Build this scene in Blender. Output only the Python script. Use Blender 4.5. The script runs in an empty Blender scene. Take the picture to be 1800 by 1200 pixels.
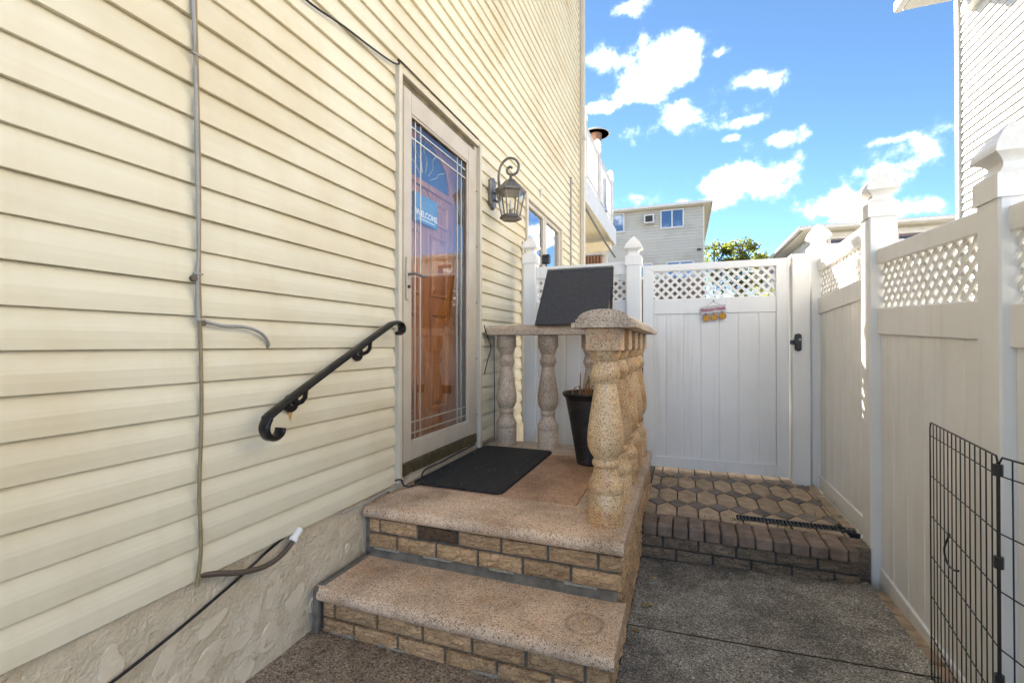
import bpy, bmesh, math, random
from mathutils import Vector, Matrix
random.seed(7)
R = math.radians
S = bpy.context.scene
COL = S.collection
H = 1.18                      # camera height above the driveway; all z below are relative to the lens

# ------------------------------------------------------------------ camera
cam = bpy.data.objects.new('camera', bpy.data.cameras.new('camera'))
COL.objects.link(cam)
cam.data.sensor_width = 36.0
cam.data.lens = 36.0 * 810 / 1800
cam.data.clip_start = 0.05
cam.data.clip_end = 2000
cam.location = (0, 0, H)
cam.rotation_euler = (R(90 + 0.37), 0, R(20.4))
S.camera = cam

# ------------------------------------------------------------------ world, sun, exposure
SUN_AZ, SUN_EL = -30.0, 33.5          # degrees from +Y (clockwise), elevation
SKY_STRENGTH = 0.05
CLOUD = 1.8
S.view_settings.view_transform = 'Standard'
S.view_settings.look = 'None'
S.view_settings.gamma = 1
S.view_settings.use_curve_mapping = False
S.view_settings.exposure = 4.16
S.view_settings.use_white_balance = True
S.view_settings.white_balance_temperature = 6800
S.view_settings.white_balance_tint = 12
S.render.engine = 'CYCLES'
S.cycles.max_bounces = 8
S.cycles.diffuse_bounces = 5
S.cycles.transparent_max_bounces = 12
S.cycles.sample_clamp_indirect = 6

world = bpy.data.worlds.new('World')
S.world = world
world.use_nodes = True
def build_world():
    nt = world.node_tree
    nt.nodes.clear()
    N = lambda t: nt.nodes.new(t)
    L = nt.links.new
    out = N('ShaderNodeOutputWorld')
    sky = N('ShaderNodeTexSky')
    sky.sky_type = 'NISHITA'
    sky.sun_disc = False
    sky.sun_elevation = R(SUN_EL)
    sky.sun_rotation = R(SUN_AZ)
    sky.altitude = 1500
    sky.air_density = 0.19
    sky.dust_density = 0.0
    sky.ozone_density = 0.7
    bg = N('ShaderNodeBackground')
    bg.inputs[1].default_value = SKY_STRENGTH
    tn = N('ShaderNodeMix'); tn.data_type = 'RGBA'; tn.blend_type = 'MULTIPLY'; tn.inputs[0].default_value = 1.0
    tn.inputs[7].default_value = (.80, 1.04, 1.0, 1)
    L(sky.outputs[0], tn.inputs[6]); L(tn.outputs[2], bg.inputs[0])
    tc = N('ShaderNodeTexCoord')
    sep = N('ShaderNodeSeparateXYZ'); L(tc.outputs['Generated'], sep.inputs[0])
    def m(op, a, b=None, c=None, clamp=False):
        n = N('ShaderNodeMath'); n.operation = op; n.use_clamp = clamp
        for i, x in enumerate((a, b, c)):
            if x is None: continue
            if isinstance(x, (int, float)): n.inputs[i].default_value = x
            else: L(x, n.inputs[i])
        return n.outputs[0]
    az = m('ARCTAN2', sep.outputs[0], sep.outputs[1])
    el = m('ARCSINE', sep.outputs[2])
    # lumpy distortion of the cloud outlines
    nz = N('ShaderNodeTexNoise'); nz.inputs['Scale'].default_value = 9; nz.inputs['Detail'].default_value = 5; nz.inputs['Roughness'].default_value = .62
    L(tc.outputs['Generated'], nz.inputs['Vector'])
    nz2 = N('ShaderNodeTexNoise'); nz2.inputs['Scale'].default_value = 3.2; nz2.inputs['Detail'].default_value = 3
    L(tc.outputs['Generated'], nz2.inputs['Vector'])
    cv = N('ShaderNodeCombineXYZ'); L(az, cv.inputs[0]); L(el, cv.inputs[1])
    f = None
    for (u, v, w, h) in CLOUDS:
        ma = N('ShaderNodeVectorMath'); ma.operation = 'MULTIPLY_ADD'
        L(cv.outputs[0], ma.inputs[0]); ma.inputs[1].default_value = (1 / w, 1 / h, 0); ma.inputs[2].default_value = (-u / w, -v / h, 0)
        ln = N('ShaderNodeVectorMath'); ln.operation = 'LENGTH'; L(ma.outputs[0], ln.inputs[0])
        f = ln.outputs['Value'] if f is None else m('MINIMUM', f, ln.outputs['Value'])
    f = m('SUBTRACT', 1.0, f)
    # added cumulus outside the view, its cover raised for fill light
    gen = m('MULTIPLY_ADD', nz2.outputs[0], 5.0, -2.55)
    inwin = m('MULTIPLY', m('MULTIPLY', m('GREATER_THAN', az, -0.45), m('LESS_THAN', az, 0.75)), m('LESS_THAN', el, 0.80))
    gen = m('SUBTRACT', gen, m('MULTIPLY', inwin, 9.0))
    f = m('MAXIMUM', f, gen)
    f = m('ADD', f, m('MULTIPLY_ADD', nz.outputs[0], 5.2, -2.72))
    mask = N('ShaderNodeMapRange'); mask.interpolation_type = 'SMOOTHSTEP'
    mask.inputs['From Min'].default_value = -0.25; mask.inputs['From Max'].default_value = 1.5
    mask.inputs['To Max'].default_value = 0.80
    L(f, mask.inputs['Value'])
    mk = m('MULTIPLY', m('POWER', mask.outputs[0], 2.6), m('GREATER_THAN', el, 0.0))
    cl = N('ShaderNodeBackground')
    ramp = N('ShaderNodeMix'); ramp.data_type = 'RGBA'
    ramp.inputs[6].default_value = (.80, .86, .95, 1); ramp.inputs[7].default_value = (1, .99, .97, 1)
    L(m('MULTIPLY', f, 0.9, clamp=True), ramp.inputs[0])
    L(ramp.outputs[2], cl.inputs[0])
    cl.inputs[1].default_value = CLOUD
    mix = N('ShaderNodeMixShader')
    L(mk, mix.inputs[0]); L(bg.outputs[0], mix.inputs[1]); L(cl.outputs[0], mix.inputs[2])
    L(mix.outputs[0], out.inputs[0])

def direction(u, v):
    """azimuth and elevation (radians) of a sky direction seen by the lens"""
    yaw, p, f = R(20.4), R(-.37), 810.
    fw = Vector((-math.sin(yaw) * math.cos(p), math.cos(yaw) * math.cos(p), -math.sin(p)))
    rt = Vector((math.cos(yaw), math.sin(yaw), 0)); dn = fw.cross(rt)
    d = (fw + rt * (u - 900) / f + dn * (v - 600) / f).normalized()
    return math.atan2(d.x, d.y), math.asin(d.z)
CLOUDS = []
for (u, v, w, h) in [(1075, 100, 75, 38), (1180, 112, 95, 62), (1265, 95, 55, 24), (1302, 145, 60, 32), (1130, 165, 55, 30), (1205, 212, 95, 50),
                     (1300, 216, 40, 18), (1360, 245, 52, 24), (1062, 190, 34, 18), (1318, 322, 82, 52), (1118, 345, 62, 36), (1285, 243, 20, 14),
                     (1245, 358, 62, 24), (1618, 268, 72, 56), (1448, 366, 58, 30), (1640, 360, 44, 26), (1490, 385, 36, 16), (1110, 10, 45, 20), (1570, 245, 50, 18)]:
    a, e = direction(u, v)
    CLOUDS.append((a, e, w / 810. * 1.05, h / 810. * .66))
build_world()

sun = bpy.data.objects.new('sun', bpy.data.lights.new('sun', 'SUN'))
COL.objects.link(sun)
sun.data.energy = 2.7
sun.data.angle = R(.5)
sun.data.color = (1, .95, .87)
_d = Vector((math.sin(R(SUN_AZ)) * math.cos(R(SUN_EL)), math.cos(R(SUN_AZ)) * math.cos(R(SUN_EL)), math.sin(R(SUN_EL))))
sun.rotation_euler = (-_d).to_track_quat('-Z', 'Y').to_euler()
sun.location = (0, 0, 20)

# ------------------------------------------------------------------ materials
def new_mat(name):
    m = bpy.data.materials.new(name); m.use_nodes = True
    nt = m.node_tree
    return m, nt, nt.nodes['Principled BSDF']
def pos_node(nt, scale=(1, 1, 1), coord='pos'):
    if coord == 'pos':
        g = nt.nodes.new('ShaderNodeNewGeometry'); src = g.outputs['Position']
    else:
        g = nt.nodes.new('ShaderNodeTexCoord'); src = g.outputs['Object']
    mp = nt.nodes.new('ShaderNodeMapping'); mp.inputs['Scale'].default_value = scale
    nt.links.new(src, mp.inputs[0])
    return mp.outputs[0]
def noise(nt, vec, scale, detail=4, rough=.55, dist=0):
    n = nt.nodes.new('ShaderNodeTexNoise')
    n.inputs['Scale'].default_value = scale; n.inputs['Detail'].default_value = detail
    n.inputs['Roughness'].default_value = rough; n.inputs['Distortion'].default_value = dist
    nt.links.new(vec, n.inputs['Vector'])
    return n.outputs['Fac']
def ramp(nt, fac, stops, const=False):
    r = nt.nodes.new('ShaderNodeValToRGB')
    e = r.color_ramp.elements
    while len(e) < len(stops): e.new(.5)
    for i, (p, c) in enumerate(stops):
        e[i].position = p; e[i].color = (*c, 1) if len(c) == 3 else c
    if const: r.color_ramp.interpolation = 'CONSTANT'
    nt.links.new(fac, r.inputs[0])
    return r.outputs[0]
def mixc(nt, fac, a, b, mode='MIX'):
    n = nt.nodes.new('ShaderNodeMix'); n.data_type = 'RGBA'; n.blend_type = mode
    for i, x in ((0, fac), (6, a), (7, b)):
        if isinstance(x, (int, float)): n.inputs[i].default_value = x
        elif isinstance(x, tuple): n.inputs[i].default_value = (*x, 1)
        else: nt.links.new(x, n.inputs[i])
    return n.outputs[2]
def bump(nt, bsdf, h, strength=.3, dist=.005):
    b = nt.nodes.new('ShaderNodeBump')
    b.inputs['Strength'].default_value = strength; b.inputs['Distance'].default_value = dist
    nt.links.new(h, b.inputs['Height'])
    prev = bsdf.inputs['Normal'].links
    if prev: nt.links.new(prev[0].from_socket, b.inputs['Normal'])
    nt.links.new(b.outputs[0], bsdf.inputs['Normal'])
def objrand(nt, col, amt):
    oi = nt.nodes.new('ShaderNodeObjectInfo')
    mr = nt.nodes.new('ShaderNodeMapRange'); mr.inputs['To Min'].default_value = 1 - amt; mr.inputs['To Max'].default_value = 1 + amt
    nt.links.new(oi.outputs['Random'], mr.inputs[0])
    hs = nt.nodes.new('ShaderNodeHueSaturation')
    nt.links.new(mr.outputs[0], hs.inputs['Value']); nt.links.new(col, hs.inputs['Color'])
    return hs.outputs[0]
def simple(name, c1, c2=None, scale=8, rough=.5, metal=0, bstr=0, bscale=60, vec=(1, 1, 1), rnd=0, detail=4, coord='pos', spec=None, lo=.35, hi=.65, bdist=.003):
    m, nt, b = new_mat(name)
    v = pos_node(nt, vec, coord)
    c2 = c2 or c1
    c = ramp(nt, noise(nt, v, scale, detail), [(lo, c1), (hi, c2)])
    if rnd: c = objrand(nt, c, rnd)
    nt.links.new(c, b.inputs['Base Color'])
    b.inputs['Roughness'].default_value = rough; b.inputs['Metallic'].default_value = metal
    if spec is not None: b.inputs['Specular IOR Level'].default_value = spec
    if bstr: bump(nt, b, noise(nt, v, bscale, 5, .6), bstr, bdist)
    return m

def siding_mat(name, c1, c2, dirt, dirt_amt=.5):
    m, nt, b = new_mat(name)
    g = pos_node(nt, (30, 2.2, 75))
    base = ramp(nt, noise(nt, g, 1.0, 5, .6), [(.3, c1), (.7, c2)])
    v = pos_node(nt)
    blot = ramp(nt, noise(nt, v, 1.3, 5, .6), [(.46, (0, 0, 0)), (.75, (1, 1, 1))])
    base = mixc(nt, blot, base, dirt)
    st = pos_node(nt, (1, 14, .5))
    streak = ramp(nt, noise(nt, st, 1.0, 4, .6), [(.55, (0, 0, 0)), (.85, (dirt_amt,) * 3)])
    base = mixc(nt, streak, base, dirt)
    base = objrand(nt, base, .025)
    nt.links.new(base, b.inputs['Base Color'])
    b.inputs['Roughness'].default_value = .5
    b.inputs['Specular IOR Level'].default_value = .35
    bump(nt, b, noise(nt, g, 1.0, 6, .65), .22, .002)
    bump(nt, b, noise(nt, v, 2.2, 2), .35, .02)
    return m

def granite(name, cols, stain, stain_lo=.5, stain_amt=.7, rough=.55, scale=300, bstr=.12, speck=.05, ring=None):
    m, nt, b = new_mat(name)
    v = pos_node(nt)
    vo = nt.nodes.new('ShaderNodeTexVoronoi'); vo.inputs['Scale'].default_value = scale
    nt.links.new(v, vo.inputs['Vector'])
    sp = nt.nodes.new('ShaderNodeSeparateColor'); nt.links.new(vo.outputs['Color'], sp.inputs[0])
    c = ramp(nt, sp.outputs[0], cols, True)
    vo2 = nt.nodes.new('ShaderNodeTexVoronoi'); vo2.inputs['Scale'].default_value = scale * .8
    nt.links.new(v, vo2.inputs['Vector'])
    sp2 = nt.nodes.new('ShaderNodeSeparateColor'); nt.links.new(vo2.outputs['Color'], sp2.inputs[0])
    dark = ramp(nt, sp2.outputs[1], [(0, (.8, .8, .8)), (speck, (0, 0, 0))], True)
    c = mixc(nt, dark, c, (.045, .038, .032))
    s = ramp(nt, noise(nt, v, 7, 6, .65), [(stain_lo, (0, 0, 0)), (stain_lo + .22, (stain_amt,) * 3)])
    c = mixc(nt, s, c, mixc(nt, .6, c, stain, 'MULTIPLY'))
    if ring:
        ds_ = nt.nodes.new('ShaderNodeVectorMath'); ds_.operation = 'DISTANCE'
        nt.links.new(v, ds_.inputs[0]); ds_.inputs[1].default_value = ring
        c = mixc(nt, 1.0, c, ramp(nt, ds_.outputs['Value'], [(0, (.75, .72, .7)), (.05, (.95, .95, .95)), (.062, (.62, .6, .58)), (.075, (1, 1, 1))]), 'MULTIPLY')
    s2 = ramp(nt, noise(nt, v, 2.3, 6, .7), [(.42, (1.04, 1.03, 1.0)), (.70, (.50, .47, .43))])
    c = mixc(nt, 1.0, c, s2, 'MULTIPLY')
    nt.links.new(c, b.inputs['Base Color'])
    b.inputs['Roughness'].default_value = rough
    bump(nt, b, noise(nt, v, 260, 3), bstr, .002)
    return m

def aggregate(name, stops, stain1, stain2, scale=150, bstr=.5):
    m, nt, b = new_mat(name)
    v = pos_node(nt)
    vo = nt.nodes.new('ShaderNodeTexVoronoi'); vo.inputs['Scale'].default_value = scale
    nt.links.new(v, vo.inputs['Vector'])
    sp = nt.nodes.new('ShaderNodeSeparateColor'); nt.links.new(vo.outputs['Color'], sp.inputs[0])
    c = ramp(nt, sp.outputs[0], stops, True)
    s = ramp(nt, noise(nt, v, 1.7, 7, .68), [(.35, stain1), (.65, stain2)])
    c = mixc(nt, 1.0, c, s, 'MULTIPLY')
    s3 = ramp(nt, noise(nt, v, 9, 6, .7), [(.4, (1, 1, 1)), (.7, (.6, .58, .56))])
    c = mixc(nt, 1.0, c, s3, 'MULTIPLY')
    nt.links.new(c, b.inputs['Base Color'])
    b.inputs['Roughness'].default_value = .85
    bump(nt, b, vo.outputs['Distance'], bstr, .004)
    bump(nt, b, noise(nt, v, 30, 5), .3, .004)
    return m

MT = {}
MT['siding'] = siding_mat('cream_vinyl_siding', (.63, .585, .455), (.60, .555, .425), (.52, .44, .29), .30)
MT['siding_white'] = siding_mat('white_vinyl_siding', (.56, .55, .53), (.53, .52, .50), (.47, .45, .41), .2)
MT['siding_grey'] = siding_mat('grey_vinyl_siding', (0.425, 0.406, 0.362), (0.388, 0.369, 0.331), (0.325, 0.312, 0.269), .2)
MT['trim'] = simple('cream_trim', (0.528, 0.48, 0.384), (0.48, 0.432, 0.344), 6, .45, bstr=.05)
MT['trim_white'] = simple('white_trim', (.50, .495, .48), (.45, .44, .42), 5, .45)
MT['alu'] = simple('almond_storm_door_frame', (0.464, 0.413, 0.341), (0.414, 0.365, 0.294), 7, .38, bstr=.05, bscale=200)
def vinyl_mat():
    m, nt, b = new_mat('white_vinyl_fence')
    v = pos_node(nt)
    c = ramp(nt, noise(nt, v, 2.2, 7), [(.4, (.84, .825, .79)), (.72, (.78, .76, .715))])
    st = ramp(nt, noise(nt, pos_node(nt, (16, 16, .7)), 1.0, 5, .65), [(.54, (0, 0, 0)), (.82, (.55, .55, .55))])
    c = mixc(nt, st, c, (.56, .51, .42))
    sp = ramp(nt, noise(nt, v, 34, 6, .75), [(.66, (0, 0, 0)), (.74, (.6, .6, .6))])
    c = mixc(nt, sp, c, (.52, .47, .38))
    nt.links.new(c, b.inputs['Base Color']); b.inputs['Roughness'].default_value = .4
    bump(nt, b, noise(nt, v, 3, 3), .08, .02)
    return m
MT['vinyl'] = vinyl_mat()
MT['granite'] = granite('tan_granite', [(0, (0.224, 0.142, 0.075)), (.05, (0.541, 0.351, 0.185)), (.36, (0.673, 0.475, 0.275)), (.72, (0.755, 0.575, 0.37))], (.85, .46, .14), .42, .85, .42)
MT['granite_grey'] = granite('greyed_granite', [(0, (0.18, 0.134, 0.0936)), (.06, (0.49, 0.368, 0.26)), (.4, (0.6, 0.468, 0.348)), (.75, (0.68, 0.559, 0.447))], (.75, .52, .28), .55, .5, .5)
MT['tread'] = granite('flamed_granite_tread', [(0, (0.217, 0.147, 0.0999)), (.06, (0.547, 0.378, 0.249)), (.38, (0.674, 0.488, 0.344)), (.74, (0.789, 0.617, 0.475))], (.78, .46, .20), .5, .6, .75, 330, .35, .05, (-.33, 1.62, H - .985))
MT['red_granite'] = granite('red_granite_tile', [(0, (.15, .08, .05)), (.08, (.48, .27, .16)), (.45, (.56, .35, .22)), (.8, (.62, .45, .32))], (.75, .42, .22), .5, .5, .7, 300, .25, .05)
MT['brick'] = simple('tan_rock_face_brick', (.40, .29, .165), (.20, .14, .08), 38, .9, bstr=.9, bscale=75, vec=(.6, .6, 1.6), rnd=.16, detail=7, bdist=.006)
MT['brick_dark'] = simple('dark_brown_brick', (.13, .075, .04), (.06, .035, .02), 60, .9, bstr=1, bscale=90, detail=7, bdist=.006)
MT['brick_old'] = simple('weathered_dark_brick', (.24, .18, .12), (.10, .078, .056), 26, .92, bstr=.9, bscale=80, rnd=.2, detail=7, bdist=.006)
def rock_brick(name, light, dark, crack):
    m, nt, b = new_mat(name)
    v = pos_node(nt, (.8, .8, 2.2))
    c = ramp(nt, noise(nt, v, 16, 7, .65), [(.35, light), (.7, dark)])
    n2 = noise(nt, v, 26, 6, .6, .8)
    ck = ramp(nt, n2, [(.475, (0, 0, 0)), (.495, (.9, .9, .9)), (.505, (.9, .9, .9)), (.53, (0, 0, 0))])
    c = mixc(nt, ck, c, crack)
    c = objrand(nt, c, .17)
    nt.links.new(c, b.inputs['Base Color']); b.inputs['Roughness'].default_value = .92
    bump(nt, b, n2, 1.0, .02)
    bump(nt, b, noise(nt, v, 120, 4), .6, .004)
    return m
MT['brick'] = rock_brick('tan_rock_face_brick', (0.637, 0.409, 0.221), (0.421, 0.259, 0.132), (0.192, 0.109, 0.0552))
MT['brick_old'] = rock_brick('weathered_dark_brick', (0.324, 0.24, 0.162), (0.168, 0.12, 0.0816), (0.06, 0.0444, 0.0324))
MT['mortar'] = simple('grey_mortar', (.17, .148, .12), (.10, .088, .07), 22, .95, bstr=.6, bscale=120)
MT['mortar_dark'] = simple('dark_mortar', (.085, .08, .07), (.05, .046, .04), 22, .95, bstr=.6, bscale=120)
MT['stucco'] = simple('tan_stucco', (.66, .575, .44), (.56, .475, .34), 9, .9, bstr=1.0, bscale=60, detail=8, bdist=.016)
MT['stucco_flat'] = simple('trowelled_plaster', (.66, .58, .45), (.59, .505, .375), 14, .85, bstr=.6, bscale=60, bdist=.008)
MT['drive'] = aggregate('exposed_aggregate_driveway', [(0, (0.163, 0.144, 0.119)), (.25, (0.325, 0.295, 0.247)), (.55, (0.45, 0.41, 0.35)), (.82, (0.625, 0.575, 0.5)), (.96, (0.85, 0.825, 0.737))], (.40, .385, .36), (1.1, 1.08, 1.04), 240, .4)
MT['walk'] = aggregate('brown_concrete_walk', [(0, (0.104, 0.078, 0.0585)), (.2, (0.286, 0.221, 0.163)), (.6, (0.377, 0.299, 0.227)), (.88, (0.52, 0.442, 0.351))], (.72, .68, .64), (1.0, .98, .95), 210, .35)
MT['hex'] = simple('tan_hex_paver', (0.48, 0.355, 0.234), (0.317, 0.229, 0.151), 16, .88, bstr=.4, bscale=130, rnd=.13, detail=7)
MT['diamond'] = simple('charcoal_diamond_paver', (0.232, 0.193, 0.166), (0.155, 0.128, 0.108), 18, .9, bstr=.4, bscale=130, rnd=.15, detail=7)
MT['edge'] = simple('red_brown_edge_paver', (0.265, 0.191, 0.144), (0.16, 0.111, 0.0829), 18, .9, bstr=.5, bscale=110, rnd=.18, detail=7)
MT['joint'] = simple('paver_joint_sand', (.075, .065, .045), (.04, .038, .028), 40, 1, bstr=.5, bscale=100)
MT['iron'] = simple('black_wrought_iron', (.022, .02, .02), (.035, .032, .03), 40, .33, .6, bstr=.1, bscale=80)
MT['rust'] = simple('rust_stain', (.42, .22, .08), (.56, .40, .20), 60, .9)
MT['wire'] = simple('black_coated_wire', (.018, .017, .018), None, 5, .45)
MT['blackp'] = simple('black_plastic', (.02, .02, .021), (.03, .03, .03), 30, .4)
MT['planter'] = None
MT['rubber'] = None
MT['felt'] = simple('black_roof_felt', (.014, .014, .017), (.075, .075, .08), 230, .95, bstr=.6, bscale=230, detail=3)
MT['plywood'] = simple('plywood', (.50, .34, .19), (.42, .27, .14), 5, .7, vec=(1, 1, 8))
MT['grey_metal'] = simple('pewter_lantern_metal', (.20, .185, .165), (.14, .13, .12), 30, .42, .55, bstr=.12, bscale=120)
MT['steel'] = simple('brushed_steel', (.62, .60, .57), (.52, .50, .48), 30, .32, .75)
MT['burner'] = simple('brown_burner_mesh', (.20, .12, .08), (.12, .07, .05), 120, .5, .5)
MT['cable_grey'] = simple('grey_cable', (.30, .29, .275), (.25, .245, .235), 20, .5)
MT['cable_tan'] = simple('tan_cable', (.25, .195, .105), (.20, .155, .08), 20, .5)
MT['white_pl'] = simple('white_plastic', (.72, .71, .68), None, 5, .4)
MT['brown_hose'] = simple('brown_conduit', (.10, .075, .05), (.075, .055, .04), 20, .5)
MT['shingle'] = simple('brown_shingle', (.13, .085, .065), (.06, .045, .04), 9, .95, vec=(1, 1, 3), rnd=.1)
MT['curtain'] = simple('brown_curtain', (.24, .13, .085), (.19, .10, .065), 10, .9)
MT['soil'] = simple('potting_soil', (.05, .035, .025), (.03, .02, .015), 60, 1, bstr=1, bscale=80)
MT['stem'] = simple('dry_stem', (.36, .17, .06), (.26, .12, .045), 60, .8)
MT['leafgreen'] = simple('young_leaf', (.22, .26, .05), (.15, .20, .04), 30, .6)
MT['dryleaf'] = simple('dry_leaf', (.46, .36, .14), (.34, .20, .07), 60, .7, rnd=.3)
MT['moss'] = simple('moss', (.06, .10, .02), (.10, .13, .03), 60, .9)
MT['foliage'] = None
MT['bark'] = simple('bark', (.12, .09, .06), (.08, .06, .045), 20, .95, bstr=.6)
MT['ground'] = simple('far_ground', (.16, .15, .13), (.10, .11, .07), .5, .95)
MT['dirt'] = simple('dirt', (.10, .08, .05), (.055, .05, .03), 25, 1, bstr=.8, bscale=60)
MT['kick'] = simple('tarnished_bronze_sill', (.20, .16, .085), (.11, .09, .05), 18, .42, .6, detail=7)
MT['dark'] = simple('dark_interior', (.03, .03, .032), None, 4, .9)
MT['blind'] = simple('window_blind', (.30, .32, .36), (.25, .27, .31), 3, .7)
MT['sign_blue'] = simple('painted_blue_sign', (.10, .27, .47), (.08, .23, .41), 20, .7)
MT['sign_white'] = simple('white_paint', (.80, .80, .78), None, 5, .6)
MT['sign_board'] = simple('whitewashed_sign_board', (.58, .57, .57), (.50, .49, .50), 40, .8)
MT['sign_red'] = simple('crimson_paint', (.48, .035, .09), None, 5, .7)
MT['disc'] = simple('ochre_disc', (.55, .29, .02), (.48, .24, .02), 60, .7)
MT['disc_rim'] = simple('disc_rim', (.40, .22, .14), None, 60, .7)
MT['gold'] = simple('tan_came', (.62, .58, .50), None, 10, .35, .7)
MT['lint'] = simple('white_lint', (.7, .69, .66), None, 5, .9)
MT['ac'] = simple('window_ac', (.52, .51, .48), None, 5, .6)
MT['pink'] = simple('pink_cloth', (.75, .25, .33), None, 5, .8)

def wood_mat():
    m, nt, b = new_mat('stained_oak_door')
    v = pos_node(nt, (6, 16, 1.1))
    n1 = noise(nt, v, 2.2, 6, .6, 1.2)
    c = ramp(nt, n1, [(.28, (0.138, 0.0391, 0.01)), (.45, (0.425, 0.144, 0.036)), (.62, (0.55, 0.201, 0.055)), (.8, (0.3, 0.0978, 0.024))])
    v2 = pos_node(nt, (40, 130, 3))
    g = noise(nt, v2, 1.0, 3)
    c = mixc(nt, .55, c, ramp(nt, g, [(.35, (.45, .40, .36)), (.6, (1, 1, 1))]), 'MULTIPLY')
    nt.links.new(c, b.inputs['Base Color'])
    b.inputs['Roughness'].default_value = .38
    bump(nt, b, g, .15, .002)
    return m
MT['wood'] = wood_mat()
def glass_mat(name, boost=1.0, tint=(1, 1, 1), rough=0.0, minr=0.0):
    m, nt, b = new_mat(name)
    nt.nodes.remove(b)
    out = [n for n in nt.nodes if n.type == 'OUTPUT_MATERIAL'][0]
    tr = nt.nodes.new('ShaderNodeBsdfTransparent'); tr.inputs[0].default_value = (*tint, 1)
    gl = nt.nodes.new('ShaderNodeBsdfGlossy'); gl.inputs['Roughness'].default_value = rough
    fr = nt.nodes.new('ShaderNodeFresnel'); ge = nt.nodes.new('ShaderNodeNewGeometry')
    io = nt.nodes.new('ShaderNodeMix'); io.inputs[2].default_value = 1.52; io.inputs[3].default_value = 1 / 1.52
    nt.links.new(ge.outputs['Backfacing'], io.inputs[0]); nt.links.new(io.outputs[0], fr.inputs[0])
    mr = nt.nodes.new('ShaderNodeMath'); mr.operation = 'MULTIPLY_ADD'; mr.use_clamp = True
    mr.inputs[1].default_value = boost; mr.inputs[2].default_value = minr
    nt.links.new(fr.outputs[0], mr.inputs[0])
    mx = nt.nodes.new('ShaderNodeMixShader')
    nt.links.new(mr.outputs[0], mx.inputs[0]); nt.links.new(tr.outputs[0], mx.inputs[1]); nt.links.new(gl.outputs[0], mx.inputs[2])
    nt.links.new(mx.outputs[0], out.inputs[0])
    return m
MT['glass'] = glass_mat('clear_door_glass', 1.7, (.96, .97, .97), 0, .0)
MT['glass_win'] = glass_mat('reflective_window_glass', 2.0, (.7, .75, .8), 0, .10)
MT['glass_lamp'] = glass_mat('lantern_glass', 1.2, (.93, .92, .88), .05, .02)
MT['glass_far'] = simple('far_window_glass', (.035, .07, .16), (.05, .09, .19), 2, .08, 0, spec=.8)

def planter_mat():
    m, nt, b = new_mat('black_woven_planter')
    v = pos_node(nt, (1, 1, 1), 'obj')
    b.inputs['Base Color'].default_value = (.016, .013, .012, 1)
    b.inputs['Roughness'].default_value = .38
    bump(nt, b, noise(nt, v, 60, 3), .15, .003)
    return m
MT['planter'] = planter_mat()
def rubber_mat():
    m, nt, b = new_mat('black_rubber_mat')
    v = pos_node(nt)
    c = ramp(nt, noise(nt, v, 26, 8, .7), [(.42, (.010, .010, .010)), (.72, (.030, .026, .022))])
    nt.links.new(c, b.inputs['Base Color'])
    b.inputs['Roughness'].default_value = .72
    # woven chevron relief
    ge = pos_node(nt)
    s = nt.nodes.new('ShaderNodeSeparateXYZ'); nt.links.new(ge, s.inputs[0])
    def mth(op, a, bb=None, cc=None):
        n = nt.nodes.new('ShaderNodeMath'); n.operation = op
        for i, x in enumerate((a, bb, cc)):
            if x is None: continue
            if isinstance(x, (int, float)): n.inputs[i].default_value = x
            else: nt.links.new(x, n.inputs[i])
        return n.outputs[0]
    zig = mth('PINGPONG', s.outputs[0], .03)
    w = mth('SINE', mth('MULTIPLY', mth('ADD', s.outputs[1], zig), 330.0))
    bump(nt, b, w, .55, .004)
    bump(nt, b, noise(nt, v, 200, 3), .3, .003)
    return m
MT['rubber'] = rubber_mat()
def foliage_mat():
    m, nt, b = new_mat('autumn_foliage')
    v = pos_node(nt)
    c = ramp(nt, noise(nt, v, 1.6, 4), [(.35, (.06, .095, .014)), (.55, (.17, .19, .026)), (.7, (.30, .26, .04))])
    tl = nt.nodes.new('ShaderNodeBsdfTranslucent'); nt.links.new(c, tl.inputs[0])
    ad = nt.nodes.new('ShaderNodeMixShader'); ad.inputs[0].default_value = .45
    out = [n for n in nt.nodes if n.type == 'OUTPUT_MATERIAL'][0]
    nt.links.new(b.outputs[0], ad.inputs[1]); nt.links.new(tl.outputs[0], ad.inputs[2]); nt.links.new(ad.outputs[0], out.inputs[0])
    nt.links.new(c, b.inputs['Base Color'])
    b.inputs['Roughness'].default_value = .6
    return m
MT['foliage'] = foliage_mat()

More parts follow.
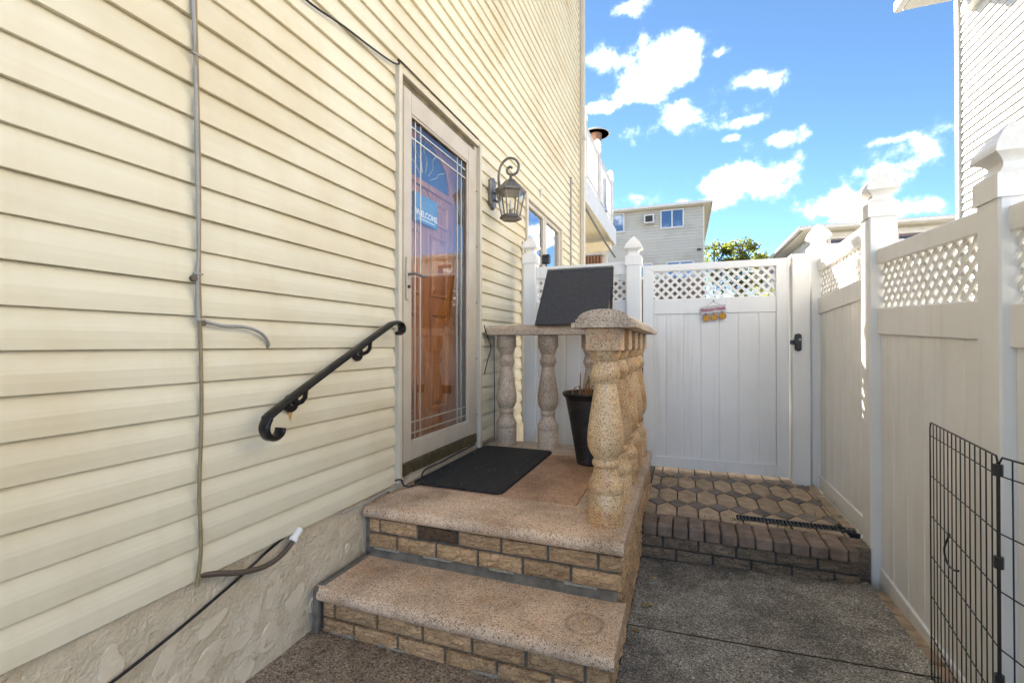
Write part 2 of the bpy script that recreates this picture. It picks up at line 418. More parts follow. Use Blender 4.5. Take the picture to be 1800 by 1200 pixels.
# ------------------------------------------------------------------ mesh building
def clip(poly, nx, ny, c):
    out = []
    for i, p in enumerate(poly):
        q = poly[(i + 1) % len(poly)]
        dp, dq = nx * p[0] + ny * p[1] - c, nx * q[0] + ny * q[1] - c
        if dp <= 0: out.append(p)
        if (dp < 0 < dq) or (dq < 0 < dp):
            t = dp / (dp - dq)
            out.append((p[0] + (q[0] - p[0]) * t, p[1] + (q[1] - p[1]) * t))
    return out
class B:
    def __init__(s): s.v = []; s.f = []
    def add(s, vs, fs):
        o = len(s.v); s.v += [tuple(p) for p in vs]; s.f += [tuple(i + o for i in f) for f in fs]; return s
    def box(s, x0, x1, y0, y1, z0, z1, c=0):
        if not c:
            vs = [(x, y, z) for x in (x0, x1) for y in (y0, y1) for z in (z0, z1)]
            return s.add(vs, [(0, 1, 3, 2), (4, 6, 7, 5), (0, 4, 5, 1), (2, 3, 7, 6), (0, 2, 6, 4), (1, 5, 7, 3)])
        vs = []; idx = {}
        X, Y, Z = (x0, x1), (y0, y1), (z0, z1)
        for a in (0, 1):
            for b in (0, 1):
                for d in (0, 1):
                    sx, sy, sz = (1, -1)[a] * c, (1, -1)[b] * c, (1, -1)[d] * c
                    for k in range(3):
                        idx[a, b, d, k] = len(vs)
                        vs.append((X[a] + (sx if k != 0 else 0), Y[b] + (sy if k != 1 else 0), Z[d] + (sz if k != 2 else 0)))
        fs = []
        for a in (0, 1):
            fs.append(tuple(idx[a, b, d, 0] for b, d in ((0, 0), (1, 0), (1, 1), (0, 1))))
            fs.append(tuple(idx[b, a, d, 1] for b, d in ((0, 0), (1, 0), (1, 1), (0, 1))))
            fs.append(tuple(idx[b, d, a, 2] for b, d in ((0, 0), (1, 0), (1, 1), (0, 1))))
            for b in (0, 1):
                fs.append((idx[a, b, 0, 0], idx[a, b, 1, 0], idx[a, b, 1, 1], idx[a, b, 0, 1]))
                fs.append((idx[a, 0, b, 0], idx[a, 1, b, 0], idx[a, 1, b, 2], idx[a, 0, b, 2]))
                fs.append((idx[0, a, b, 1], idx[1, a, b, 1], idx[1, a, b, 2], idx[0, a, b, 2]))
                for d in (0, 1): fs.append((idx[a, b, d, 0], idx[a, b, d, 1], idx[a, b, d, 2]))
        return s.add(vs, fs)
    def prism(s, poly, axis, a0, a1):
        n = len(poly)
        def mk(p, a): return {'x': (a, p[0], p[1]), 'y': (p[0], a, p[1]), 'z': (p[0], p[1], a)}[axis]
        vs = [mk(p, a0) for p in poly] + [mk(p, a1) for p in poly]
        return s.add(vs, [tuple(range(n)), tuple(range(2 * n - 1, n - 1, -1))] + [(i, (i + 1) % n, n + (i + 1) % n, n + i) for i in range(n)])
    def loft(s, rings, cap=True):
        n = len(rings[0]); vs = [p for r in rings for p in r]; fs = []
        for k in range(len(rings) - 1):
            for i in range(n):
                j = (i + 1) % n
                fs.append((k * n + i, k * n + j, (k + 1) * n + j, (k + 1) * n + i))
        if cap: fs += [tuple(range(n)), tuple(range(len(vs) - 1, len(vs) - n - 1, -1))]
        return s.add(vs, fs)
    def lathe(s, prof, cx, cy, n=24):
        return s.loft([[(cx + r * math.cos(2 * math.pi * i / n), cy + r * math.sin(2 * math.pi * i / n), z) for i in range(n)] for r, z in prof])
    def square(s, prof, cx, cy):      # square section swept through (half width, z)
        return s.loft([[(cx + a * r, cy + b * r, z) for a, b in ((-1, -1), (1, -1), (1, 1), (-1, 1))] for r, z in prof])
    def tube(s, pts, r, n=8, squash=None):
        pts = [Vector(p) for p in pts]; rings = []
        up = None
        for i, p in enumerate(pts):
            t = (pts[min(i + 1, len(pts) - 1)] - pts[max(i - 1, 0)]).normalized()
            if up is None:
                up = Vector((0, 0, 1)) if abs(t.z) < .9 else Vector((1, 0, 0))
            a = t.cross(up)
            if a.length < 1e-4: a = t.cross(Vector((1, 0, 0)))
            a.normalize(); b = a.cross(t).normalized(); up = b
            rr = r[i] if isinstance(r, (list, tuple)) else r
            sq = squash or (1, 1)
            rings.append([tuple(p + (a * math.cos(2 * math.pi * (k + .5) / n) * sq[0] + b * math.sin(2 * math.pi * (k + .5) / n) * sq[1]) * rr) for k in range(n)])
        return s.loft(rings)
    def obj(s, name, mat, parent=None, smooth=None, origin=None):
        xs, ys, zs = zip(*s.v)
        o = Vector(origin) if origin else Vector(((min(xs) + max(xs)) / 2, (min(ys) + max(ys)) / 2, min(zs)))
        me = mesh(name, [Vector(p) - o for p in s.v], s.f, mat, smooth)
        return link(name, me, o, parent)
def mesh(name, vs, fs, mat, smooth=None):
    me = bpy.data.meshes.new(name)
    me.from_pydata([tuple(p) for p in vs], [], fs)
    bm = bmesh.new(); bm.from_mesh(me)
    bmesh.ops.recalc_face_normals(bm, faces=bm.faces)
    bm.to_mesh(me); bm.free()
    me.materials.append(MT[mat] if isinstance(mat, str) else mat)
    if smooth:
        me.shade_smooth(); me.set_sharp_from_angle(angle=R(smooth))
    return me
WP = {}
def link(name, me, o, parent=None, rz=0):
    ob = bpy.data.objects.new(name, me); COL.objects.link(ob)
    WP[ob] = Vector(o)
    if parent:
        ob.parent = parent; ob.location = Vector(o) - WP[parent]
    else:
        ob.location = Vector(o) + Vector((0, 0, H))
    if rz: ob.rotation_euler = (0, 0, rz)
    return ob
def thing(name, label, cat, o, group=None):
    return tag(link(name, None, o), label, cat, group)
def tag(ob, label, cat, group=None):
    ob['label'] = label; ob['category'] = cat
    if group: ob['group'] = group
    return ob
def struct(ob): ob['kind'] = 'structure'; return ob
def stuff(ob): ob['kind'] = 'stuff'; return ob
def arc(cx, cy, r, a0, a1, n): return [(cx + r * math.cos(R(a0 + (a1 - a0) * i / n)), cy + r * math.sin(R(a0 + (a1 - a0) * i / n))) for i in range(n + 1)]
def smoothpath(p, n=6):
    p = [Vector(q) for q in p]; out = []
    for i in range(len(p) - 1):
        a, b, c, d = p[max(i - 1, 0)], p[i], p[i + 1], p[min(i + 2, len(p) - 1)]
        for k in range(n):
            t = k / n
            out.append(.5 * ((2 * b) + (c - a) * t + (2 * a - 5 * b + 4 * c - d) * t * t + (3 * b - a - 3 * c + d) * t ** 3))
    return out + [p[-1]]
def text(name, s, size, mat, parent, o, rot, sx=1.0, bold=0.0, extrude=.001):
    cu = bpy.data.curves.new(name, 'FONT'); cu.body = s; cu.size = size; cu.align_x = 'CENTER'; cu.align_y = 'CENTER'
    cu.extrude = extrude; cu.offset = bold
    t = bpy.data.objects.new(name, cu); COL.objects.link(t)
    bpy.context.view_layer.update()
    me = bpy.data.meshes.new_from_object(t.evaluated_get(bpy.context.evaluated_depsgraph_get()))
    bpy.data.objects.remove(t); bpy.data.curves.remove(cu)
    me.materials.clear(); me.materials.append(MT[mat]); me.name = name
    for v in me.vertices: v.co.x *= sx
    ob = link(name, me, o, parent); ob.rotation_euler = rot
    return ob

# ------------------------------------------------------------------ ground
GR = -1.19
def sheet(name, pts, mat):
    b = B(); b.add(pts, [tuple(range(len(pts)))])
    return struct(b.obj(name, mat))
sheet('ground', [(-600, -600, GR - .06), (600, -600, GR - .06), (600, 900, GR - .06), (-600, 900, GR - .06)], 'ground')
def drive_z(x, y): return -1.183 + .034 * (x + .2) - .02 * max(0, 2.0 - y) * .5
def slab(name, x0, x1, y0, y1, mat, zf, n=8, th=.05):
    b = B(); nx = ny = n; vs = []
    for j in range(ny + 1):
        for i in range(nx + 1):
            x, y = x0 + (x1 - x0) * i / nx, y0 + (y1 - y0) * j / ny
            vs.append((x, y, zf(x, y)))
    k = len(vs)
    fs = [(j * (nx + 1) + i, j * (nx + 1) + i + 1, (j + 1) * (nx + 1) + i + 1, (j + 1) * (nx + 1) + i) for j in range(ny) for i in range(nx)]
    b.add(vs, fs)
    return struct(b.obj(name, mat))
slab('driveway', -.222, .835, 2.012, 2.69, 'drive', drive_z)
slab('driveway', -.222, .835, -3.0, 2.004, 'drive', drive_z)
slab('walkway', -1.44, -.222, -3.0, 1.55, 'walk', lambda x, y: -1.168)
slab('dirt_strip', .80, 1.2, -3.0, 2.75, 'dirt', lambda x, y: -1.205 + .012 * math.sin(9 * y))
b = B()                                  # crack between the two driveway slabs shows dark
b.add([(-.222, 1.99, -1.192), (.835, 1.99, -1.157), (.835, 2.03, -1.157), (-.222, 2.03, -1.192)], [(0, 1, 2, 3)])
struct(b.obj('driveway_joint', 'dirt'))
# brick edging between driveway and fence
ed = struct(link('brick_edging', None, (.85, 1.5, -1.2)))
me_e = None
for k in range(26):
    y = 2.62 - k * .108
    bb = B().box(-.03, .03, -.05, .05, -.05, .004, .005)
    if me_e is None: me_e = mesh('edging_brick', bb.v, bb.f, 'hex')
    o = link('edging_brick', me_e, (.868, y, -1.172 - .018 * max(0, (2.2 - y))), ed, random.uniform(-.05, .05))

# ------------------------------------------------------------------ the cream house
house = thing('house', 'cream house with clapboard vinyl siding and a wooden front door beside the stoop', 'house', (-5, 2, -1.2))
W = -1.4
core = B()
for (x0, x1, y0, y1, z0, z1) in [(-9, W - .03, -2.55, 2.05, -.70, 6.1), (-9, W - .03, 3.055, 4.13, -.70, 6.1), (-9, W - .03, 5.49, 6.55, -.70, 6.1),
                                 (-9, W - .03, 2.05, 3.055, 1.40, 6.1), (-9, W - .03, 4.13, 5.49, 1.40, 6.1), (-9, W - .03, 4.13, 5.49, -.70, .30),
                                 (-9, -1.56, 2.05, 3.055, -.70, 1.40), (-9, -2.2, 4.13, 5.49, .30, 1.40)]:
    core.box(x0, x1, y0, y1, z0, z1)
wall = core.obj('wall', 'trim', house)
E_ = .1011; Z0 = -.722
PROF = [(-.020, .002), (-.004, .0), (0, .0015), (.0008, .028), (.0002, .048), (-.0028, .060), (-.0085, .076), (-.0150, .092), (-.0185, .106), (-.026, .106), (-.026, .002)]
def board(parent, x, y0, y1, z0, zlo=None, zhi=None, mat='siding', dx=0, sgn=1, wav=1.0):
    poly = [(x + sgn * (p[0] * .95 + dx), z0 + p[1]) for p in PROF]
    if zlo is not None: poly = clip(poly, 0, -1, -zlo)
    if zhi is not None: poly = clip(poly, 0, 1, zhi)
    if len(poly) < 3: return
    n = max(1, int((y1 - y0) / .45)) if wav else 1
    rings = []
    for i in range(n + 1):
        y = y0 + (y1 - y0) * i / n
        w = math.sin(y * 2.7 + z0 * 31) + math.sin(y * 6.1 + z0 * 57)
        ox, oz = .0009 * w * wav, .0007 * math.sin(y * 3.3 + z0 * 43) * wav
        rings.append([(px + ox, y, pz + oz) for px, pz in poly])
    b = B().loft(rings)
    return b.obj('siding_board', mat, parent)
openings = [(2.035, 3.062, -.8, 1.452), (4.125, 5.495, .28, 1.425)]
for k in range(67):
    z0 = Z0 + k * E_; z1 = z0 + E_
    segs = [(-2.5, 6.52, None, None)]
    for (ya, yb, za, zb) in openings:
        ns = []
        for (p, q, lo, hi) in segs:
            if z1 <= za or z0 >= zb or q <= ya or p >= yb: ns.append((p, q, lo, hi)); continue
            ns.append((p, ya, lo, hi)); ns.append((yb, q, lo, hi))
            if z1 > zb: ns.append((ya, yb, zb, None))
            if z0 < za: ns.append((ya, yb, None, za))
        segs = ns
    for (p, q, lo, hi) in segs:
        if q - p < .03: continue
        joint = (1.245 + (k // 2 % 4) * 1.37) if k // 2 != 3 else 1.245
        if lo is None and hi is None and p + .3 < joint < q - .3:
            board(wall, W, p, joint + .012, z0, dx=.0022)
            board(wall, W, joint, q, z0)
        else:
            board(wall, W, p, q, z0, lo, hi)
# corner trim, downspout, foundation
B().box(W - .06, W + .012, 6.52, 6.60, -.72, 6.1, .004).obj('corner_trim', 'trim', wall)
ds = B().box(W + .014, W + .075, 6.54, 6.62, -1.0, 6.0, .008).obj('downspout', 'trim', house)
for z in (2.95, .9):
    B().box(W + .010, W + .082, 6.532, 6.628, z, z + .05, .003).obj('strap', 'trim', ds)
fnd = B().box(-9, W - .032, -2.55, 6.55, -1.25, -.70).obj('foundation', 'stucco', house)
# a rough stuccoed skin
b = B(); ny, nz = 150, 24; vs = []
rr = random.Random(3)
for j in range(nz + 1):
    for i in range(ny + 1):
        y, z = -1.6 + 3.5 * i / ny, -1.2 + .50 * j / nz
        vs.append((W - .026 + .004 * math.sin(y * 23 + 3 * math.sin(z * 31)) * math.sin(z * 29 + y * 7) + rr.uniform(-.0028, .0028), y, z))
b.add(vs, [(j * (ny + 1) + i, j * (ny + 1) + i + 1, (j + 1) * (ny + 1) + i + 1, (j + 1) * (ny + 1) + i) for j in range(nz) for i in range(ny)])
st = b.obj('stucco_skin', 'stucco', house, 60)
rr = random.Random(11)
spots = [(1.30, -.90, .055, .10), (1.42, -.86, .045, .07), (1.40, -.99, .05, .09), (1.55, -.84, .03, .05), (1.62, -.90, .03, .05), (1.22, -.93, .04, .11), (1.16, -1.0, .05, .12), (1.28, -1.07, .05, .11), (1.37, -1.10, .04, .06), (1.06, -.90, .035, .09), (1.03, -1.02, .05, .12),
         (.92, -.92, .04, .10), (.88, -1.05, .05, .13), (.98, -1.13, .04, .08), (.78, -.86, .04, .10), (.74, -1.0, .05, .12), (.62, -.9, .05, .1), (1.18, -1.13, .04, .07), (1.52, -.97, .035, .05), (1.67, -.83, .025, .04), (1.70, -.92, .02, .035), (1.49, -1.06, .03, .05), (.6, -1.08, .05, .1), (.5, -.85, .04, .09)]
for si, (y, z, a, c) in enumerate(spots):
    if si % 5 == 3: continue
    n = 18; tilt = rr.uniform(.1, 1.1); ring = []; f1, f2 = rr.uniform(0, 6.28), rr.uniform(0, 6.28)
    for i in range(n):
        t = 2 * math.pi * i / n; q = 1 + .22 * math.sin(2 * t + f1) + .13 * math.sin(3 * t + f2) + rr.uniform(-.05, .05)
        py, pz = a * .72 * math.cos(t) * q, c * .60 * math.sin(t) * q
        ring.append((y + py * math.cos(tilt) + pz * math.sin(tilt), z - py * math.sin(tilt) + pz * math.cos(tilt)))
    big = [(W - .034, p, q) for p, q in ring]
    sm = [(W - .0252 + si * .00018, y + (p - y) * .93, z + (q - z) * .93) for p, q in ring]
    B().loft([big, sm]).obj('plaster_patch', 'stucco_flat', st)
B().box(W - .03, W - .008, 2.0, 3.09, -.757, -.69).obj('sill_plaster', 'stucco', house)

# --- entry door behind the storm door
ent = B().box(-1.555, -1.505, 2.06, 2.95, -.64, 1.40).obj('entry_door', 'wood', house)
def raised(y0, y1, z0, z1):
    x = -1.505
    outer = [(y0, z0), (y1, z0), (y1, z1), (y0, z1)]
    def inset(d): return [(y0 + d, z0 + d), (y1 - d, z0 + d), (y1 - d, z1 - d), (y0 + d, z1 - d)]
    b = B().loft([[(x - .004, p, q) for p, q in outer], [(x + .010, p, q) for p, q in inset(.006)], [(x + .010, p, q) for p, q in inset(.014)], [(x + .001, p, q) for p, q in inset(.026)],
                  [(x + .001, p, q) for p, q in inset(.032)], [(x + .009, p, q) for p, q in inset(.058)]])
    return b.obj('door_panel', 'wood', ent)
for (ya, yb) in ((2.19, 2.42), (2.55, 2.78)):
    raised(ya, yb, .30, .70); raised(ya, yb, -.42, .20)
raised(2.19, 2.42, .76, .92); raised(2.55, 2.78, .76, .92)
# fanlight
a_ = arc(0, 0, 1, 0, 180, 18)
def halfring(r0, r1, zc, yc, x0, x1, sz=.85):
    b = B(); rings = []
    for c, s_ in a_:
        rings.append([(x0, yc + r0 * c, zc + r0 * s_ * sz), (x1, yc + r0 * c, zc + r0 * s_ * sz), (x1, yc + r1 * c, zc + r1 * s_ * sz), (x0, yc + r1 * c, zc + r1 * s_ * sz)])
    return b.loft(rings)
fan = halfring(.30, .345, 1.0, 2.485, -1.506, -1.49).box(-1.506, -1.489, 2.13, 2.84, .965, 1.0).obj('fanlight_frame', 'wood', ent)
poly = [(2.485 + .302 * c, 1.0 + .302 * s_ * .85) for c, s_ in a_]
B().prism(poly, 'x', -1.5045, -1.501).obj('fanlight_glass', 'glass_far', ent)
for t in (35, 62, 90, 118, 145):
    c, s_ = math.cos(R(t)), math.sin(R(t))
    pts = smoothpath([(-1.499, 2.485 + .07 * c, 1.0 + .06 * s_), (-1.499, 2.485 + .16 * c + .02 * s_, 1.0 + .14 * s_), (-1.499, 2.485 + .22 * c - .015, 1.0 + .19 * s_), (-1.499, 2.485 + .30 * c, 1.0 + .25 * s_)], 4)
    B().tube(pts, .0035, 5).obj('lead_came', 'gold', ent)
# --- storm door
sd = B().prism([(2.09, -.635), (2.995, -.635), (2.995, 1.385), (2.09, 1.385)], 'x', -1.416, -1.4155).obj('storm_door', 'glass', house)
def bar(name, mat, par, *a, c=.003): return B().box(*a, c).obj(name, mat, par)
gy0, gy1, gz0, gz1 = 2.166, 2.884, -.535, 1.265
bar('stile', 'alu', sd, -1.43, -1.392, 2.092, gy0, -.632, 1.382)
bar('stile', 'alu', sd, -1.43, -1.392, gy1, 2.992, -.632, 1.382)
bar('rail', 'alu', sd, -1.429, -1.393, gy0 + .001, gy1 - .001, gz1, 1.381)
bar('rail', 'alu', sd, -1.429, -1.393, gy0 + .001, gy1 - .001, -.631, gz0)
for a in ((gy0, gy0 + .012, gz0, gz1), (gy1 - .012, gy1, gz0, gz1), (gy0 + .0125, gy1 - .0125, gz0, gz0 + .012), (gy0 + .0125, gy1 - .0125, gz1 - .012, gz1)):
    bar('glazing_bead', 'alu', sd, -1.41, -1.398, *a, c=.002)
for y in (2.236, 2.292, 2.75, 2.808): bar('came', 'gold', sd, -1.4145, -1.411, y - .0035, y + .0035, gz0 + .013, gz1 - .013, c=0)
for z in (-.43, -.49, 1.148, 1.207): bar('came', 'gold', sd, -1.4148, -1.4105, gy0 + .013, gy1 - .013, z - .0035, z + .0035, c=0)
bar('kick_plate', 'kick', sd, -1.425, -1.388, 2.07, 3.01, -.70, -.634)
hp = bar('handle_plate', 'alu', sd, -1.393, -1.382, 2.108, 2.136, .24, .47, c=.004)
B().tube(smoothpath([(-1.384, 2.122, .376), (-1.35, 2.124, .378), (-1.338, 2.15, .378), (-1.338, 2.19, .372), (-1.335, 2.225, .376)]), .007, 8).obj('lever', 'grey_metal', hp, 60)
B().tube([(-1.385, 2.122, .31), (-1.372, 2.122, .31)], .009, 8).obj('lock_cylinder', 'blackp', hp, 60)
# casing
bar('door_casing', 'trim', house, -1.425, -1.378, 2.030, 2.062, -.72, 1.455)
bar('door_casing', 'trim', house, -1.425, -1.372, 3.034, 3.068, -.745, 1.455)
bar('door_casing', 'trim', house, -1.425, -1.378, 2.0625, 3.0335, 1.425, 1.454)
bar('door_jamb', 'alu', house, -1.50, -1.40, 2.063, 2.090, -.69, 1.424)
bar('door_jamb', 'alu', house, -1.50, -1.40, 2.996, 3.033, -.69, 1.424)
bar('door_header', 'kick', house, -1.50, -1.405, 2.0905, 2.9955, 1.387, 1.424)
# hinge screws on the right casing
for z in (-.5, -.1, .3, .7, 1.1): B().tube([(-1.393, 3.012, z), (-1.388, 3.012, z)], .005, 6).obj('screw', 'blackp', sd)
# --- side window
wn = B().box(-1.47, -1.465, 4.16, 5.46, .32, 1.39).obj('window', 'dark', house)
for a in ((4.125, 4.165, .28, 1.425), (5.455, 5.495, .28, 1.425)): bar('casing', 'trim', wn, -1.43, -1.378, *a)
for a in ((4.1655, 5.4545, 1.392, 1.424), (4.1655, 5.4545, .281, .32)): bar('casing', 'trim', wn, -1.43, -1.379, *a)
for y0, y1 in ((4.166, 4.79), (4.83, 5.454)):
    for a in ((y0, y0 + .045, .321, 1.391), (y1 - .045, y1, .321, 1.391), (y0 + .0455, y1 - .0455, 1.346, 1.39), (y0 + .0455, y1 - .0455, .322, .37)):
        bar('sash', 'alu', wn, -1.45, -1.405, *a)
    B().box(-1.432, -1.428, y0 + .04, y1 - .04, .36, 1.35).obj('pane', 'glass_win', wn)
bar('mullion', 'alu', wn, -1.455, -1.40, 4.79, 4.83, .321, 1.391)
# vertical trim strip where the fence meets the wall
bar('fence_trim', 'trim', wall, W - .005, W + .016, 4.02, 4.05, -.72, .955)
# thin conduit up the wall near the corner
B().tube(smoothpath([(-1.39, 5.98, .2), (-1.39, 5.98, 2.05), (-1.388, 6.0, 2.14), (-1.386, 6.09, 2.16)]), .012, 8).obj('conduit', 'cable_grey', house, 60)
B().tube([(-1.395, 4.6, 1.53), (-1.39, 4.61, 1.62)], .012, 6).obj('vent_hook', 'trim_white', house)

# ------------------------------------------------------------------ cables on the wall
t = thing('cable_bundle', 'grey and tan cables clipped down the cream siding', 'cable', (-1.39, .98, -.72))
B().tube(smoothpath([(-1.388, .955, 1.35), (-1.386, .962, 1.04), (-1.388, .972, .88), (-1.384, .974, .6), (-1.387, .984, .3), (-1.388, .980, .20), (-1.388, .985, .07)]), .0055, 7).obj('grey_cable', 'cable_grey', t, 60)
B().tube(smoothpath([(-1.387, .968, 1.35), (-1.387, .970, 1.04), (-1.386, .974, .88), (-1.385, .983, .5), (-1.388, .986, .22), (-1.388, .990, .07), (-1.388, .996, -.2), (-1.388, .990, -.45), (-1.387, .995, -.62), (-1.390, .985, -.735)]), .0055, 7).obj('tan_cable', 'cable_tan', t, 60)
for z, y in ((.88, .972), (.215, .982), (.075, .989)):
    B().box(-1.392, -1.380, y - .014, y + .014, z - .003, z + .003, .001).obj('clip', 'cable_grey', t)
for z, y in ((.20, .970), (.065, .998)):
    B().tube([(-1.398, y, z), (-1.382, y, z)], .009, 8).obj('rusty_screw', 'brown_hose', t)
B().tube(smoothpath([(-1.389, .998, .072), (-1.384, 1.06, .060), (-1.380, 1.14, .058), (-1.380, 1.20, .040), (-1.386, 1.236, .008), (-1.398, 1.242, -.01)]), .0055, 7).obj('grey_branch', 'cable_grey', t, 60)
tag(B().tube(smoothpath([(-1.385, .9, 1.62), (-1.385, 1.2, 1.37), (-1.384, 1.40, 1.350), (-1.384, 1.62, 1.385), (-1.383, 1.80, 1.405), (-1.38, 1.97, 1.43), (-1.376, 2.024, 1.452), (-1.374, 2.03, 1.47), (-1.372, 2.3, 1.468), (-1.372, 3.0, 1.466)]), .005, 6).obj('black_cable', 'wire', None, 60),
    'thin black cable sagging to the top of the door casing', 'cable')
tag(B().tube(smoothpath([(-1.408, -.4, -1.02), (-1.408, .3, -.965), (-1.408, .8, -.88), (-1.408, 1.1, -.80), (-1.41, 1.26, -.745), (-1.412, 1.34, -.725)]), .005, 6).obj('black_cable', 'wire', None, 60),
    'straight black cable running along the tan stucco foundation', 'cable')
t = thing('hose', 'brown hose with white coupling sagging below the siding', 'hose', (-1.39, 1.2, -.77))
B().tube(smoothpath([(-1.41, .98, -.705), (-1.395, 1.05, -.728), (-1.388, 1.13, -.760), (-1.386, 1.21, -.780), (-1.388, 1.28, -.780), (-1.390, 1.335, -.758), (-1.392, 1.368, -.730)]), .009, 8).obj('tube', 'brown_hose', t, 60)
B().tube([(-1.392, 1.362, -.738), (-1.394, 1.392, -.714)], .014, 10).tube([(-1.392, 1.352, -.746), (-1.392, 1.364, -.736)], .018, 10).obj('coupling', 'white_pl', t, 50)
tag(B().tube(smoothpath([(-1.395, 2.02, -.70), (-1.37, 2.04, -.70), (-1.366, 2.06, -.735), (-1.352, 2.10, -.748), (-1.33, 2.16, -.744), (-1.34, 2.2, -.745), (-1.366, 2.23, -.742), (-1.384, 2.30, -.715), (-1.388, 2.5, -.718), (-1.388, 2.7, -.712), (-1.386, 2.98, -.706)]), .005, 6).obj('black_cable', 'wire', None, 60),
    'black cable with a plug end lying along the bottom of the door', 'cable')
tag(B().tube(smoothpath([(-1.39, 1.62, -.735), (-1.375, 1.78, -.728), (-1.374, 1.95, -.722), (-1.378, 2.05, -.725), (-1.386, 2.16, -.695)]), .004, 6).obj('white_cable', 'cable_grey', None, 60),
    'thin white cable running under the siding beside the landing', 'cable')
tag(B().tube(smoothpath([(-1.378, 3.12, .14), (-1.365, 3.11, .10), (-1.36, 3.2, -.02), (-1.37, 3.16, -.12), (-1.378, 3.12, -.22)]), .004, 6).obj('black_cable', 'wire', None, 60),
    'short loop of black wire on the siding under the stone rail', 'cable')
tag(B().tube([(-1.36, 3.26, .09), (-1.36, 3.27, -.4), (-1.362, 3.27, -.74)], .004, 6).obj('black_cable', 'wire', None, 60),
    'black wire hanging straight down behind the stone balusters', 'cable')

# ------------------------------------------------------------------ handrail
t = thing('handrail', 'black wrought iron handrail with scrolled ends fixed to the siding', 'handrail', (-1.33, 1.5, -.33))
path = []
lo_ = [(1.238, -.292), (1.232, -.312), (1.214, -.323), (1.192, -.320), (1.176, -.303), (1.172, -.280), (1.183, -.256), (1.205, -.236)]
hi_ = [(1.86, .083), (1.90, .100), (1.94, .108), (1.972, .100), (1.984, .080), (1.975, .062), (1.955, .056)]
path = smoothpath([(-1.33, y, z) for y, z in lo_ + [(1.42, -.128), (1.64, -.022)] + hi_], 5)
hb = B()
sec = [(-.019, -.004), (-.021, .004), (-.013, .010), (.013, .010), (.021, .004), (.021, -.004), (.012, -.009), (-.012, -.009)]
rings = []
pv = [Vector(p) for p in path]
for i, p in enumerate(pv):
    tt = (pv[min(i + 1, len(pv) - 1)] - pv[max(i - 1, 0)]).normalized()
    a = Vector((1, 0, 0)); nrm = tt.cross(a).normalized() * -1
    rings.append([tuple(p + a * s0 * 1.1 + nrm * s1 * 1.0) for s0, s1 in sec])
hb.loft(rings).obj('rail', 'iron', t, 35)
for (y, z, zr) in ((1.345, -.222, -.168), (1.725, -.042, .012)):
    br = B().tube([(-1.388, y, z), (-1.36, y, z), (-1.343, y + .004, z + .008), (-1.333, y + .008, z + .022), (-1.330, y + .010, zr + .006)], .009, 8).obj('bracket', 'iron', t, 60)
    B().tube([(-1.4, y, z), (-1.388, y, z)], .034, 18).obj('flange', 'iron', br, 40)
    B().tube([(-1.388, y, z), (-1.379, y, z)], .010, 6).obj('bolt', 'steel', br, 40)
n = 9
ring = [(1.330, -.250), (1.361, -.250), (1.358, -.262), (1.354, -.270), (1.352, -.296), (1.348, -.276), (1.344, -.290), (1.339, -.268), (1.334, -.262)]
B().loft([[(-1.4028, p, q) for p, q in ring], [(-1.3985, p, q) for p, q in ring]]).obj('rust_stain', 'rust', t)

# ------------------------------------------------------------------ wall lantern
t = thing('wall_lantern', 'pewter wall lantern with scroll arm hanging beside the door', 'lantern', (-1.24, 3.295, .945))
cx, cy = -1.235, 3.295
hexr = lambda r, z, n=6: [(cx + r * math.cos(2 * math.pi * (i + .5) / n), cy + r * math.sin(2 * math.pi * (i + .5) / n), z) for i in range(n)]
B().loft([[(-1.40, cy + a * w, z) for a, z in ((-1, 1.08), (0, 1.04), (1, 1.08), (1, 1.26), (0, 1.29), (-1, 1.26))] for w in (.055,)] + [[(x, cy + a * w, z) for a, z in ((-1, 1.08), (0, 1.04), (1, 1.08), (1, 1.26), (0, 1.29), (-1, 1.26))] for x, w in ((-1.385, .055), (-1.372, .038))]).obj('backplate', 'grey_metal', t)
arm = [(-1.372, cy, 1.12), (-1.34, cy, 1.10), (-1.325, cy, 1.13), (-1.33, cy, 1.22), (-1.335, cy, 1.30), (-1.315, cy, 1.38), (-1.26, cy, 1.425), (-1.20, cy, 1.41), (-1.17, cy, 1.36), (-1.185, cy, 1.31), (-1.225, cy, 1.295), (-1.262, cy, 1.315), (-1.262, cy, 1.348), (-1.238, cy, 1.358), (-1.225, cy, 1.345)]
B().tube(smoothpath(arm, 5), .010, 8).obj('scroll_arm', 'grey_metal', t, 60)
B().tube([(-1.385, cy, 1.17), (-1.33, cy, 1.17)], .010, 8).obj('strut', 'grey_metal', t, 60)
B().loft([hexr(.122, 1.165), hexr(.124, 1.175), hexr(.105, 1.195), hexr(.07, 1.222), hexr(.042, 1.25), hexr(.022, 1.262)]).obj('lid', 'grey_metal', t)
B().lathe([(.006, 1.26), (.016, 1.268), (.010, 1.276), (.013, 1.284), (.004, 1.298)], cx, cy, 10).obj('finial', 'grey_metal', t, 50)
B().loft([hexr(.112, 1.152), hexr(.122, 1.165)]).obj('lid_rim', 'grey_metal', t)
B().loft([hexr(.066, .958), hexr(.080, .952), hexr(.088, .962), hexr(.074, .985)]).obj('base_rim', 'grey_metal', t)
top, bot = hexr(.106, 1.152), hexr(.072, .985)
for i in range(6):
    B().tube([bot[i], top[i]], .006, 5).obj('corner_bar', 'grey_metal', t)
    j = (i + 1) % 6
    B().add([bot[i], bot[j], top[j], top[i]], [(0, 1, 2, 3)]).obj('lantern_pane', 'glass_lamp', t)
B().lathe([(.014, .985), (.016, 1.03), (.012, 1.032)], cx, cy, 10).obj('bulb_socket', 'grey_metal', t, 50)
